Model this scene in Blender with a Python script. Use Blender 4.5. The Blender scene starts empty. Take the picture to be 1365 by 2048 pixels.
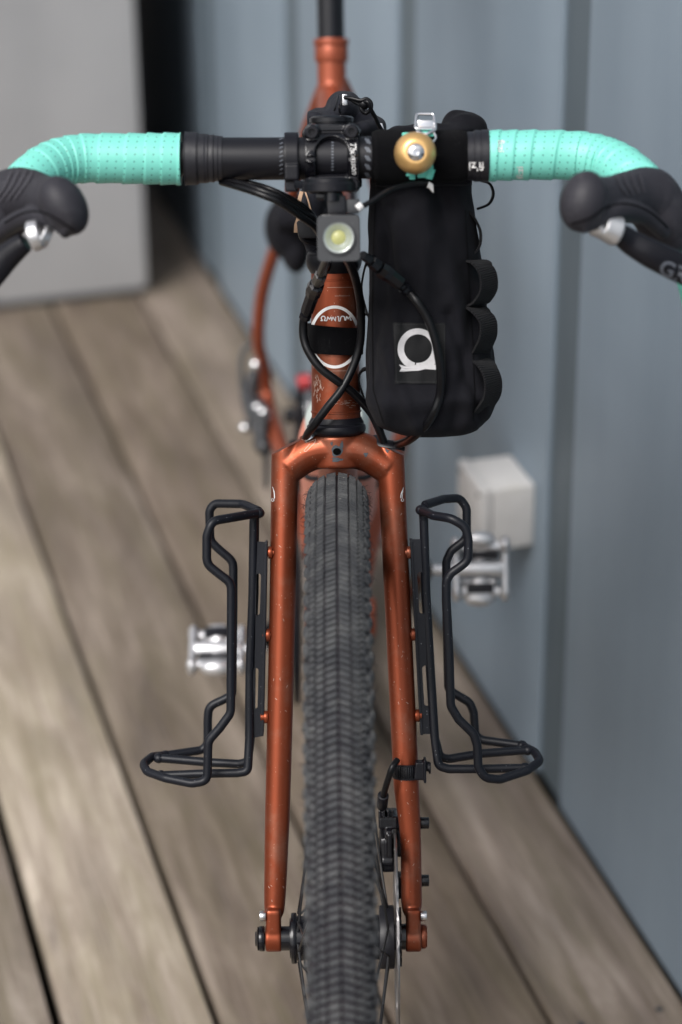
import bpy, bmesh, math, random
from mathutils import Vector, Matrix, noise
from mathutils.bvhtree import BVHTree
random.seed(4)
R = math.radians; PI = math.pi
scene = bpy.context.scene

# ------------------------------------------------------------------ camera, light, exposure
CAM_H = 1.5618; PITCH = R(26.8); ROLL = R(0.5); FPX = 4800.0; PCX, PCY = 682.5, 1024.0
fwd = Vector((0, math.cos(PITCH), -math.sin(PITCH)))
r0 = Vector((1, 0, 0)); u0 = r0.cross(fwd)
RIGHT = math.cos(ROLL)*r0 - math.sin(ROLL)*u0
UP = math.sin(ROLL)*r0 + math.cos(ROLL)*u0
cam_d = bpy.data.cameras.new('camera'); cam = bpy.data.objects.new('camera', cam_d)
scene.collection.objects.link(cam)
m = Matrix((RIGHT, UP, -fwd)).transposed().to_4x4(); m.translation = (0, 0, CAM_H)
cam.matrix_world = m
cam_d.sensor_fit = 'VERTICAL'; cam_d.sensor_height = 36; cam_d.sensor_width = 24
cam_d.lens = FPX/2048*36; cam_d.clip_start = 0.05; cam_d.clip_end = 500
cam_d.dof.use_dof = True; cam_d.dof.focus_distance = 1.905; cam_d.dof.aperture_fstop = 3.2
cam_d.dof.aperture_blades = 0
scene.camera = cam
world = bpy.data.worlds.new('World'); scene.world = world; world.use_nodes = True
nt = world.node_tree; nt.nodes.clear()
sky = nt.nodes.new('ShaderNodeTexSky'); sky.sky_type = 'NISHITA'; sky.sun_disc = False
SUN_EL = 50
sky.sun_elevation = R(SUN_EL); sky.air_density = 1.0; sky.dust_density = 4.0; sky.ozone_density = 1.0
hs = nt.nodes.new('ShaderNodeHueSaturation'); hs.inputs['Saturation'].default_value = 0.42
bg = nt.nodes.new('ShaderNodeBackground'); bg.inputs['Strength'].default_value = 0.10
ow = nt.nodes.new('ShaderNodeOutputWorld')
nt.links.new(sky.outputs[0], hs.inputs['Color']); nt.links.new(hs.outputs[0], bg.inputs[0]); nt.links.new(bg.outputs[0], ow.inputs[0])
sd = Vector((-0.60*math.cos(R(SUN_EL)), -0.80*math.cos(R(SUN_EL)), math.sin(R(SUN_EL)))).normalized()
sky.sun_rotation = math.atan2(sd.x, sd.y)
sun_d = bpy.data.lights.new('sun', 'SUN'); sun = bpy.data.objects.new('sun', sun_d); scene.collection.objects.link(sun)
sun_d.energy = 1.5; sun_d.angle = R(28); sun_d.color = (1, 0.98, 0.96)
sun.rotation_euler = sd.to_track_quat('Z', 'Y').to_euler(); sun.location = (-2, -2, 4)
scene.view_settings.view_transform = 'Standard'; scene.view_settings.look = 'None'
scene.view_settings.exposure = 0.74; scene.view_settings.gamma = 1; scene.view_settings.use_curve_mapping = False

# ------------------------------------------------------------------ coordinate helpers (photo measurements -> places)
LEAN = R(-0.35)
BASE = Vector((0.0014, 1.5806, 0)); AX_Z = 0.377
BM = Matrix.Translation(BASE) @ Matrix.Rotation(LEAN, 4, 'Y'); BI = BM.inverted(); BI3 = BI.to_3x3()
A = Vector((0, math.sin(R(19)), math.cos(R(19))))     # steering axis, upwards
B = Vector((0, A.z, -A.y))                            # perpendicular to it, backwards
AXLE = Vector((0, 0, AX_Z)); P0 = AXLE + 0.05*B
def wray(u, v): return fwd + RIGHT*((u-PCX)/FPX) - UP*((v-PCY)/FPX)
CL = BI @ Vector((0, 0, CAM_H))
def S(u, v, o=0.0):
    """measurement (u,v) taken on the plane lying o metres in front of the steering axis -> bicycle coordinates"""
    d = BI3 @ wray(u, v)
    k = ((P0 - B*o - CL).dot(B))/d.dot(B)
    return CL + d*k
def SS(lst): return [S(*p) for p in lst]
def D(u, v, dep): return CL + (BI3 @ wray(u, v))*dep
def DX(pts): return [D(*p) for p in pts]
def axp(s, x=0, o=0): return P0 + A*s + Vector((x, 0, 0)) - B*o
def sv(v, u=668, o=0): return (S(u, v, o)-P0).dot(A)      # height along the steering axis

# ------------------------------------------------------------------ object helpers
COL = scene.collection
def tag(o, label=None, cat=None, group=None, kind=None):
    if label: o['label'] = label
    if cat: o['category'] = cat
    if group: o['group'] = group
    if kind: o['kind'] = kind
    return o
def empty(name, mat=None, label=None, cat=None, group=None):
    o = bpy.data.objects.new(name, None); COL.objects.link(o); o.empty_display_size = .05
    if mat is not None: o.matrix_world = mat
    return tag(o, label, cat, group)
def link(name, me, mat, parent=None):
    o = bpy.data.objects.new(name, me); COL.objects.link(o)
    if mat is not None:
        me.materials.clear(); me.materials.append(mat)
    if parent is not None: o.parent = parent
    return o
def obj(name, bm, mat, parent=None, smooth=True, sharp=40):
    me = bpy.data.meshes.new(name)
    bmesh.ops.recalc_face_normals(bm, faces=bm.faces)
    bm.to_mesh(me); bm.free()
    if smooth:
        me.polygons.foreach_set('use_smooth', [True]*len(me.polygons))
        try: me.set_sharp_from_angle(angle=R(sharp))
        except Exception: pass
    return link(name, me, mat, parent)
def NB(): return bmesh.new()
def catmull(pts, n=8, closed=False, rad=None):
    out = []; ro = []
    N = len(pts); rng = N if closed else N-1
    for i in range(rng):
        g = lambda k: pts[k % N] if closed else pts[max(0, min(N-1, k))]
        p0, p1, p2, p3 = g(i-1), g(i), g(i+1), g(i+2)
        for j in range(n):
            t = j/n; t2 = t*t; t3 = t2*t
            out.append(0.5*((2*p1) + (p2-p0)*t + (2*p0-5*p1+4*p2-p3)*t2 + (3*p1-p0-3*p2+p3)*t3))
            if rad:
                ra = rad[i]; rb = rad[(i+1) % N]; ro.append(ra+(rb-ra)*t)
    if not closed:
        out.append(pts[-1])
        if rad: ro.append(rad[-1])
    return (out, ro) if rad else out
def fillet(pts, r, n=5, closed=False):
    """polyline with its corners rounded by radius r"""
    out = []; N = len(pts)
    for i in range(N):
        if not closed and i in (0, N-1): out.append(pts[i]); continue
        p = pts[i]; a = pts[i-1]-p; b = pts[(i+1) % N]-p
        la, lb = a.length, b.length; a.normalize(); b.normalize()
        ang = a.angle(b)
        if ang > PI-0.03: out.append(p.copy()); continue
        d = min(r/math.tan(ang/2), la*.48, lb*.48)
        A1 = p+a*d; B1 = p+b*d
        for k in range(n+1):
            t = k/n; out.append((1-t)**2*A1 + 2*t*(1-t)*p + t*t*B1)
    return out
def frames(pts, closed=False, up=None):
    N = len(pts); T = []
    for i in range(N):
        if closed: t = pts[(i+1) % N]-pts[i-1]
        else: t = pts[min(i+1, N-1)]-pts[max(i-1, 0)]
        if t.length < 1e-9: t = T[-1] if T else Vector((0, 0, 1))
        T.append(t.normalized())
    res = []; nrm = None
    for i in range(N):
        t = T[i]
        if up is not None:
            nrm = (up - t*up.dot(t)).normalized()
        elif nrm is None:
            h = Vector((0, 0, 1)) if abs(t.z) < .9 else Vector((1, 0, 0)); nrm = (h-t*h.dot(t)).normalized()
        else: nrm = (nrm - t*nrm.dot(t)).normalized()
        res.append((t, nrm, t.cross(nrm)))
    return res
def tube(bm, pts, r, seg=14, closed=False, cap=True, up=None, prof=None, uv=None):
    """sweep; r a number, a list, or (rx, ry) per point; prof(i, a) -> radius factor"""
    N = len(pts); fr = frames(pts, closed, up); rings = []
    arc = [0.0]
    for i in range(1, N): arc.append(arc[-1]+(pts[i]-pts[i-1]).length)
    uvl = bm.loops.layers.uv.verify() if uv else None
    for i in range(N):
        ri = r[i] if isinstance(r, list) else r
        rx, ry = ri if isinstance(ri, tuple) else (ri, ri)
        t, n, b = fr[i]; ring = []
        for k in range(seg):
            a = 2*PI*k/seg; f = prof(arc[i], a, i) if prof else 1.0
            ring.append(bm.verts.new(pts[i] + n*(rx*f*math.cos(a)) + b*(ry*f*math.sin(a))))
        rings.append(ring)
    for i in range(N if closed else N-1):
        q = (i+1) % N
        for k in range(seg):
            k2 = (k+1) % seg
            f = bm.faces.new((rings[i][k], rings[i][k2], rings[q][k2], rings[q][k]))
            if uv:
                aa = arc[q] if q > i else arc[i]
                for l, (uu, vv) in zip(f.loops, ((arc[i], k/seg), (arc[i], (k+1)/seg), (aa, (k+1)/seg), (aa, k/seg))):
                    l[uvl].uv = (uu, vv)
    if cap and not closed:
        bm.faces.new(rings[0][::-1]); bm.faces.new(rings[-1])
    return rings
def cyl(bm, p, q, r, seg=24, r2=None, bev=0.0):
    p = Vector(p); q = Vector(q); r2 = r if r2 is None else r2
    if bev <= 0: return tube(bm, [p, q], [r, r2], seg)
    d = (q-p).normalized()
    return tube(bm, [p, p+d*bev*.3, p+d*bev, q-d*bev, q-d*bev*.3, q], [r-bev, r-bev*.3, r, r2, r2-bev*.3, r2-bev], seg)
def lathe(bm, o, d, prof, seg=40, cap=True):
    """prof = [(distance along d, radius)]"""
    d = Vector(d).normalized(); o = Vector(o)
    h = Vector((1, 0, 0)) if abs(d.x) < .9 else Vector((0, 1, 0))
    n = (h-d*h.dot(d)).normalized(); b = d.cross(n); rings = []
    for t, r in prof:
        rings.append([bm.verts.new(o+d*t+n*(max(r, 1e-5)*math.cos(2*PI*k/seg))+b*(max(r, 1e-5)*math.sin(2*PI*k/seg))) for k in range(seg)])
    for i in range(len(rings)-1):
        for k in range(seg):
            k2 = (k+1) % seg; bm.faces.new((rings[i][k], rings[i][k2], rings[i+1][k2], rings[i+1][k]))
    if cap: bm.faces.new(rings[0][::-1]); bm.faces.new(rings[-1])
def box(bm, c, sx, sy, sz, X=None, Y=None, Z=None, bev=0.0, seg=2):
    X = X or Vector((1, 0, 0)); Y = Y or Vector((0, 1, 0)); Z = Z or Vector((0, 0, 1)); c = Vector(c)
    t = bmesh.new(); bmesh.ops.create_cube(t, size=1)
    for v in t.verts: v.co = Vector((v.co.x*sx, v.co.y*sy, v.co.z*sz))
    if bev > 0: bmesh.ops.bevel(t, geom=list(t.edges), offset=bev, segments=seg, profile=.6, affect='EDGES')
    mp = {v: bm.verts.new(c+X*v.co.x+Y*v.co.y+Z*v.co.z) for v in t.verts}
    for f in t.faces: bm.faces.new([mp[v] for v in f.verts])
    t.free()
def ell(bm, c, rx, ry, rz, X=None, Y=None, Z=None, nu=24, nv=14):
    X = X or Vector((1, 0, 0)); Y = Y or Vector((0, 1, 0)); Z = Z or Vector((0, 0, 1)); c = Vector(c)
    rings = []
    for i in range(1, nv):
        p = PI*i/nv
        rings.append([bm.verts.new(c+X*(rx*math.sin(p)*math.cos(2*PI*k/nu))+Y*(ry*math.sin(p)*math.sin(2*PI*k/nu))+Z*(rz*math.cos(p))) for k in range(nu)])
    top = bm.verts.new(c+Z*rz); bot = bm.verts.new(c-Z*rz)
    for k in range(nu):
        k2 = (k+1) % nu
        bm.faces.new((top, rings[0][k], rings[0][k2])); bm.faces.new((bot, rings[-1][k2], rings[-1][k]))
        for i in range(len(rings)-1): bm.faces.new((rings[i][k], rings[i+1][k], rings[i+1][k2], rings[i][k2]))
def remesh(bm, vox, it=4, fac=.5):
    """fuse overlapping closed shapes into one skin with soft joints"""
    me = bpy.data.meshes.new('t'); bmesh.ops.recalc_face_normals(bm, faces=bm.faces); bm.to_mesh(me); bm.free()
    o = bpy.data.objects.new('t', me); COL.objects.link(o)
    md = o.modifiers.new('r', 'REMESH'); md.mode = 'VOXEL'; md.voxel_size = vox; md.adaptivity = 0
    s = o.modifiers.new('s', 'SMOOTH'); s.factor = fac; s.iterations = it
    bpy.context.view_layer.update()
    dg = bpy.context.evaluated_depsgraph_get()
    me2 = bpy.data.meshes.new_from_object(o.evaluated_get(dg))
    bpy.data.objects.remove(o); bpy.data.meshes.remove(me)
    b2 = bmesh.new(); b2.from_mesh(me2); bpy.data.meshes.remove(me2)
    return b2
def bvh(o):
    b = bmesh.new(); b.from_mesh(o.data); t = BVHTree.FromBMesh(b); b.free(); return t
def hit(u, v, t, off=.0003):
    d = (BI3 @ wray(u, v)).normalized()
    loc, n, i, ds = t.ray_cast(CL, d)
    if loc is None: return None, None
    if n.dot(d) > 0: n = -n
    return loc + n*off, n
def fill2d(loops, th=0.0):
    """flat plate with holes from outline loops [(x, y)...]; returns bmesh in the xy plane, thickness 2*th"""
    cu = bpy.data.curves.new('c', 'CURVE'); cu.dimensions = '2D'; cu.fill_mode = 'BOTH'
    K_ = 1.0 if abs(loops[0][0][0]) > 5 else 1000.0
    cu.extrude = th*K_
    for lp in loops:
        sp = cu.splines.new('POLY'); sp.points.add(len(lp)-1); sp.use_cyclic_u = True
        for i, p in enumerate(lp): sp.points[i].co = (p[0]*K_, p[1]*K_, 0, 1)
    b = curve_bm(cu)
    for v in b.verts: v.co /= K_
    return b
def curve_bm(cu):
    o = bpy.data.objects.new('c', cu); COL.objects.link(o); bpy.context.view_layer.update()
    me = bpy.data.meshes.new_from_object(o.evaluated_get(bpy.context.evaluated_depsgraph_get()))
    bpy.data.objects.remove(o); bpy.data.curves.remove(cu)
    b = bmesh.new(); b.from_mesh(me); bpy.data.meshes.remove(me)
    bmesh.ops.remove_doubles(b, verts=b.verts, dist=1e-6)
    return b
def xform(bm, f):
    for v in bm.verts: v.co = f(v.co)
    return bm
def text_on(name, body, tree, cu, cv, w, ang, mat, parent, shear=0, off=.0003, spacing=1.0, bold=0.0):
    """printed lettering laid on a surface: centre (cu,cv), width w, rotation ang, all measured in the photograph"""
    c = bpy.data.curves.new('t', 'FONT'); c.body = body; c.size = 1; c.shear = shear; c.space_character = spacing; c.offset = bold
    b = curve_bm(c)
    bmesh.ops.triangulate(b, faces=b.faces)
    xs = [v.co.x for v in b.verts]; ys = [v.co.y for v in b.verts]
    mx, my = (min(xs)+max(xs))/2, (min(ys)+max(ys))/2; sc = w/(max(xs)-min(xs))
    ca, sa = math.cos(ang), math.sin(ang); bad = []
    for v in b.verts:
        x, y = (v.co.x-mx)*sc, (v.co.y-my)*sc
        p, n = hit(cu + x*ca - y*sa, cv - (x*sa + y*ca), tree, off)
        if p is None: bad.append(v)
        else: v.co = p
    if bad: bmesh.ops.delete(b, geom=bad, context='VERTS')
    return obj(name, b, mat, parent, smooth=False)
def strokes_on(name, lines, tree, w, mat, parent, off=.0003, step=3.0):
    b = NB()
    for ln in lines:
        wd = w
        pts = []
        for i in range(len(ln)-1):
            (x0, y0), (x1, y1) = ln[i], ln[i+1]; n = max(1, int(math.hypot(x1-x0, y1-y0)/step))
            for k in range(n): pts.append((x0+(x1-x0)*k/n, y0+(y1-y0)*k/n))
        pts.append(ln[-1]); prev = None
        for i, (x, y) in enumerate(pts):
            xa, ya = pts[max(0, i-1)]; xb, yb = pts[min(len(pts)-1, i+1)]
            L = math.hypot(xb-xa, yb-ya) or 1; nx, ny = -(yb-ya)/L*wd/2, (xb-xa)/L*wd/2
            p, _ = hit(x+nx, y+ny, tree, off); q, _ = hit(x-nx, y-ny, tree, off)
            if p is None or q is None: prev = None; continue
            cur = (b.verts.new(p), b.verts.new(q))
            if prev and (prev[0].co-cur[0].co).length < .012: b.faces.new((prev[0], prev[1], cur[1], cur[0]))
            prev = cur
    o = obj(name, b, mat, parent, smooth=False)
    if name in ('scratch', 'bar_graphic', 'grip_ridge', 'blade_drawing', 'clear_sticker'): o['kind'] = 'stuff'
    return o
def arcpts(cx, cy, rx, ry, a0, a1, n=40):
    return [(cx+rx*math.cos(a0+(a1-a0)*i/n), cy+ry*math.sin(a0+(a1-a0)*i/n)) for i in range(n+1)]

# ------------------------------------------------------------------ materials
def mat(name, col, rough=.5, metal=0.0, spec=.5, coat=0.0, sheen=0.0, bump=None, mott=None, dust=None, trans=0.0, coord='Object', subsurf=0.0, specks=None):
    """bump=(scale, strength, dist)  mott=(scale, amount, colour2)  dust=(scale, lo, hi, colour)  specks=(scale, size, colour)"""
    m = bpy.data.materials.new(name); m.use_nodes = True; t = m.node_tree; N = t.nodes; L = t.links
    p = N['Principled BSDF']; p.inputs['Base Color'].default_value = (*col, 1)
    p.inputs['Roughness'].default_value = rough; p.inputs['Metallic'].default_value = metal
    p.inputs['Specular IOR Level'].default_value = spec; p.inputs['Coat Weight'].default_value = coat
    p.inputs['Coat Roughness'].default_value = .15; p.inputs['Sheen Weight'].default_value = sheen
    p.inputs['Transmission Weight'].default_value = trans
    tc = N.new('ShaderNodeTexCoord'); co = tc.outputs[coord]
    src = None
    def noise_(sc, det=6, rg=.6):
        n = N.new('ShaderNodeTexNoise'); n.inputs['Scale'].default_value = sc; n.inputs['Detail'].default_value = det; n.inputs['Roughness'].default_value = rg
        L.new(co, n.inputs['Vector']); return n
    def mixc(fac, a, b):
        x = N.new('ShaderNodeMix'); x.data_type = 'RGBA'
        L.new(fac, x.inputs['Factor'])
        if isinstance(a, tuple): x.inputs[6].default_value = (*a, 1)
        else: L.new(a, x.inputs[6])
        x.inputs[7].default_value = (*b, 1); return x.outputs[2]
    cur = col
    if mott:
        n = noise_(mott[0]); r = N.new('ShaderNodeMapRange'); r.inputs[1].default_value = .35; r.inputs[2].default_value = .65
        r.inputs[4].default_value = mott[1]; L.new(n.outputs[0], r.inputs[0]); cur = mixc(r.outputs[0], cur, mott[2])
    if dust:
        n = noise_(dust[0], 8, .7); r = N.new('ShaderNodeMapRange'); r.inputs[1].default_value = dust[1]; r.inputs[2].default_value = dust[2]
        L.new(n.outputs[0], r.inputs[0]); cur = mixc(r.outputs[0], cur, dust[3])
    if specks:
        v = N.new('ShaderNodeTexVoronoi'); v.inputs['Scale'].default_value = specks[0]; L.new(co, v.inputs['Vector'])
        n2 = noise_(60, 2); th = N.new('ShaderNodeMath'); th.operation = 'MULTIPLY'; th.inputs[1].default_value = specks[1]*2
        L.new(n2.outputs[0], th.inputs[0])
        wn = N.new('ShaderNodeSeparateColor'); L.new(v.outputs['Color'], wn.inputs[0])
        g = N.new('ShaderNodeMath'); g.operation = 'GREATER_THAN'; g.inputs[1].default_value = .72; L.new(wn.outputs[0], g.inputs[0])
        l = N.new('ShaderNodeMath'); l.operation = 'LESS_THAN'; L.new(v.outputs['Distance'], l.inputs[0]); L.new(th.outputs[0], l.inputs[1])
        mu = N.new('ShaderNodeMath'); mu.operation = 'MULTIPLY'; L.new(g.outputs[0], mu.inputs[0]); L.new(l.outputs[0], mu.inputs[1])
        mu2 = N.new('ShaderNodeMath'); mu2.operation = 'MULTIPLY'; mu2.inputs[1].default_value = .7; L.new(mu.outputs[0], mu2.inputs[0])
        cur = mixc(mu2.outputs[0], cur, specks[2])
    if not isinstance(cur, tuple): L.new(cur, p.inputs['Base Color'])
    if bump:
        n = noise_(bump[0], 4); bp = N.new('ShaderNodeBump'); bp.inputs['Strength'].default_value = bump[1]; bp.inputs['Distance'].default_value = bump[2]
        L.new(n.outputs[0], bp.inputs['Height']); L.new(bp.outputs[0], p.inputs['Normal'])
    rn = noise_(38, 3); rr = N.new('ShaderNodeMapRange'); rr.inputs[3].default_value = max(0.02, rough-.06); rr.inputs[4].default_value = min(1, rough+.08)
    L.new(rn.outputs[0], rr.inputs[0]); L.new(rr.outputs[0], p.inputs['Roughness'])
    return m
M = {}
M['orange'] = mat('copper_paint', (.27, .060, .025), .38, .76, .5, .0, bump=(900, .05, .0003), mott=(9, .3, (.19, .046, .022)), dust=(26, .48, .9, (.30, .16, .11)), specks=(420, .11, (.62, .46, .36)))
M['orange_far'] = mat('copper_paint_frame', (.30, .072, .034), .4, .5, .5, .1, mott=(9, .25, (.36, .08, .03)))
M['black_gloss'] = mat('black_anodised', (.004, .004, .006), .22, .0, .42, .1, dust=(260, .72, .95, (.06, .06, .06)))
M['black_satin'] = mat('black_satin', (.006, .006, .009), .38, .0, .30, 0, dust=(200, .66, .9, (.10, .10, .10)), bump=(700, .05, .0003))
M['bar'] = mat('black_bar', (.006, .006, .009), .42, .1, .38, 0, bump=(500, .04, .0003))
M['rod'] = mat('cage_rod', (.006, .007, .011), .42, 0, .30, 0, bump=(420, .22, .0006), dust=(150, .66, .86, (.11, .11, .12)), specks=(300, .10, (.22, .23, .25)))
M['plastic'] = mat('black_plastic', (.009, .009, .012), .42, 0, .4, dust=(240, .66, .9, (.09, .09, .09)))
M['rubber'] = mat('hood_rubber', (.024, .023, .029), .55, 0, .35, bump=(1500, .18, .0003), dust=(70, .55, .95, (.07, .068, .075)))
M['grey_plastic'] = mat('grey_plastic', (.038, .040, .044), .45, 0, .5, dust=(160, .6, .9, (.10, .10, .10)))
M['cable'] = mat('cable_housing', (.0035, .0035, .0045), .34, 0, .3, dust=(140, .7, .95, (.04, .04, .04)))
M['cloth'] = mat('black_cordura', (.0035, .0036, .0056), .80, 0, .15, sheen=.02, bump=(2600, .55, .0006), mott=(14, .6, (.012, .012, .016)), dust=(34, .62, 1.0, (.018, .019, .025)), specks=(520, .06, (.05, .05, .055)))
M['cloth_grey'] = mat('faded_cordura', (.014, .015, .021), .85, 0, .15, sheen=.04, bump=(2200, .8, .0008), dust=(60, .55, .95, (.06, .06, .07)))
M['velcro'] = mat('hook_strap', (.0025, .0025, .0035), .95, 0, .08, sheen=.02, bump=(3500, 1, .0012), specks=(700, .12, (.09, .09, .09)))
M['finish'] = mat('finishing_tape', (.012, .012, .016), .42, 0, .4, bump=(60, .35, .0012))
M['grip'] = mat('grip_ridge_rubber', (.04, .038, .046), .6)
M['hole'] = mat('hole_black', (.002, .002, .002), .9, spec=.05)
M['chrome'] = mat('polished_steel', (.75, .75, .76), .14, 1)
M['rotor'] = mat('brake_steel', (.26, .25, .25), .38, .9)
M['silver'] = mat('silver_alloy', (.66, .66, .67), .27, 1, bump=(90, .15, .001))
M['pedal'] = mat('pedal_silver', (.64, .64, .65), .36, .8)
M['brass'] = mat('brass', (.86, .54, .22), .38, .75, .5, .3, bump=(26, .12, .001), mott=(30, .35, (.62, .34, .10)), specks=(260, .1, (.5, .33, .14)))
M['white'] = mat('white_print', (.74, .73, .72), .5, 0, mott=(300, .3, (.6, .59, .58)))
M['white_worn'] = mat('white_print_worn', (.60, .59, .60), .6, 0, dust=(420, .63, .68, (.22, .22, .23)), mott=(300, .4, (.50, .49, .50)))
M['grey_print'] = mat('grey_print', (.10, .11, .13), .4, 0)
M['scratch'] = mat('scratched_paint', (.55, .40, .33), .5, .4)
M['chip'] = mat('chipped_paint', (.055, .065, .075), .6, .2)
M['leather'] = mat('beige_leather', (.62, .42, .28), .7, mott=(150, .5, (.45, .27, .16)))
M['lens'] = mat('lamp_reflector', (.52, .56, .52), .2, .6)
M['led'] = mat('led_yellow', (.42, .42, .17), .4)
M['mint_rubber'] = mat('mint_rubber', (.12, .56, .45), .5)
M['bottle'] = mat('salmon_bottle', (.62, .24, .17), .5, coat=.1)
M['bottle_cap'] = mat('pale_bottle_cap', (.60, .66, .62), .35)
M['red'] = mat('red_anodised', (.35, .03, .035), .4, .3)
M['box'] = mat('weathered_plastic_box', (.60, .59, .58), .6, mott=(30, .5, (.50, .49, .475)), dust=(12, .55, .8, (.55, .53, .46)))
M['rim'] = mat('black_rim', (.015, .015, .016), .4, .2)

def tape_mat():
    m = mat('mint_bar_tape', (.19, .63, .53), .42, 0, .5, bump=(500, .16, .0005), mott=(40, .35, (.16, .56, .47)), dust=(90, .60, .95, (.19, .46, .40)))
    t = m.node_tree; N = t.nodes; L = t.links; p = N['Principled BSDF']
    uv = N.new('ShaderNodeUVMap'); sp = N.new('ShaderNodeSeparateXYZ'); L.new(uv.outputs[0], sp.inputs[0])
    def mt(op, a, b=None):
        x = N.new('ShaderNodeMath'); x.operation = op
        for i, q in enumerate((a, b)):
            if q is None: continue
            if isinstance(q, (int, float)): x.inputs[i].default_value = q
            else: L.new(q, x.inputs[i])
        return x.outputs[0]
    V = mt('MULTIPLY', sp.outputs[1], 2*PI*.0185)
    U = mt('ADD', sp.outputs[0], mt('MULTIPLY', sp.outputs[1], .0135))
    fv = mt('SUBTRACT', mt('FRACT', mt('DIVIDE', V, .0052)), .5)
    fu = mt('SUBTRACT', mt('FRACT', mt('DIVIDE', U, .0068)), .5)
    d = mt('SQRT', mt('ADD', mt('POWER', mt('MULTIPLY', fv, .0052), 2), mt('POWER', mt('MULTIPLY', fu, .0068), 2)))
    g = mt('LESS_THAN', d, .00055)
    old = p.inputs['Base Color'].links[0].from_socket
    x = N.new('ShaderNodeMix'); x.data_type = 'RGBA'; L.new(g, x.inputs['Factor']); L.new(old, x.inputs[6]); x.inputs[7].default_value = (.02, .13, .10, 1)
    L.new(x.outputs[2], p.inputs['Base Color'])
    return m
M['tape'] = tape_mat()
def tyre_mat(name, col, d):
    return mat(name, col, .8, 0, .25, bump=(900, .5, .0006), dust=(45, .42, .68, d), specks=(330, .10, (.45, .43, .38)))
M['tyre'] = tyre_mat('tyre_casing', (.010, .008, .012), (.030, .024, .028))
M['knob'] = tyre_mat('tyre_tread', (.050, .052, .056), (.108, .110, .110))
def web_mat():
    m = mat('ribbed_webbing', (.008, .008, .010), .8, 0, .2, sheen=.03)
    t = m.node_tree; N = t.nodes; L = t.links; p = N['Principled BSDF']
    uv = N.new('ShaderNodeUVMap'); w = N.new('ShaderNodeTexWave'); w.wave_type = 'BANDS'; w.bands_direction = 'X'; w.inputs['Scale'].default_value = 190
    L.new(uv.outputs[0], w.inputs['Vector'])
    bp = N.new('ShaderNodeBump'); bp.inputs['Strength'].default_value = 1; bp.inputs['Distance'].default_value = .0006
    L.new(w.outputs['Fac'], bp.inputs['Height']); L.new(bp.outputs[0], p.inputs['Normal'])
    r = N.new('ShaderNodeValToRGB'); r.color_ramp.elements[0].color = (.003, .003, .004, 1); r.color_ramp.elements[1].color = (.008, .008, .010, 1)
    L.new(w.outputs['Fac'], r.inputs[0]); L.new(r.outputs[0], p.inputs['Base Color'])
    return m
M['web'] = web_mat()
def wood_mat():
    m = bpy.data.materials.new('weathered_decking'); m.use_nodes = True; t = m.node_tree; N = t.nodes; L = t.links; p = N['Principled BSDF']
    tc = N.new('ShaderNodeTexCoord'); oi = N.new('ShaderNodeObjectInfo')
    off = N.new('ShaderNodeCombineXYZ'); sc = N.new('ShaderNodeMath'); sc.operation = 'MULTIPLY'; sc.inputs[1].default_value = 37
    L.new(oi.outputs['Random'], sc.inputs[0]); L.new(sc.outputs[0], off.inputs[1]); L.new(sc.outputs[0], off.inputs[0])
    ad = N.new('ShaderNodeVectorMath'); ad.operation = 'ADD'; L.new(tc.outputs['Object'], ad.inputs[0]); L.new(off.outputs[0], ad.inputs[1])
    def nz(sx, sy, scale, det=6):
        mp = N.new('ShaderNodeMapping'); mp.inputs['Scale'].default_value = (sx, sy, 1); L.new(ad.outputs[0], mp.inputs[0])
        n = N.new('ShaderNodeTexNoise'); n.inputs['Scale'].default_value = scale; n.inputs['Detail'].default_value = det; n.inputs['Roughness'].default_value = .62
        n.inputs['Distortion'].default_value = .5
        L.new(mp.outputs[0], n.inputs[0]); return n.outputs[0]
    grain = nz(9, .5, 9); fine = nz(55, 1.1, 9); blot = nz(2.6, .55, 5); blot2 = nz(5, .6, 6)
    cr = N.new('ShaderNodeValToRGB'); e = cr.color_ramp.elements
    e[0].position = .34; e[0].color = (.12, .10, .085, 1); e[1].position = .66; e[1].color = (.40, .355, .31, 1)
    x = cr.color_ramp.elements.new(.5); x.color = (.235, .20, .17, 1)
    L.new(blot, cr.inputs[0])
    def mx(f, a, b, k=1.0, mode='MIX'):
        q = N.new('ShaderNodeMix'); q.data_type = 'RGBA'; q.blend_type = mode
        mr = N.new('ShaderNodeMapRange'); mr.inputs[1].default_value = .42; mr.inputs[2].default_value = .66; mr.inputs[4].default_value = k
        L.new(f, mr.inputs[0]); L.new(mr.outputs[0], q.inputs['Factor']); L.new(a, q.inputs[6])
        if isinstance(b, tuple): q.inputs[7].default_value = (*b, 1)
        else: L.new(b, q.inputs[7])
        return q.outputs[2]
    c = mx(grain, cr.outputs[0], (.125, .098, .074), .75)
    c = mx(fine, c, (.44, .40, .36), .30)
    c = mx(blot2, c, (.17, .155, .095), .45)
    q = N.new('ShaderNodeMix'); q.data_type = 'RGBA'; q.blend_type = 'MULTIPLY'; q.inputs['Factor'].default_value = 1
    L.new(c, q.inputs[6]); L.new(oi.outputs['Color'], q.inputs[7]); L.new(q.outputs[2], p.inputs['Base Color'])
    p.inputs['Roughness'].default_value = .62; p.inputs['Specular IOR Level'].default_value = .4
    bp = N.new('ShaderNodeBump'); bp.inputs['Strength'].default_value = .6; bp.inputs['Distance'].default_value = .0015
    L.new(fine, bp.inputs['Height']); L.new(bp.outputs[0], p.inputs['Normal'])
    return m
M['wood'] = wood_mat()
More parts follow.
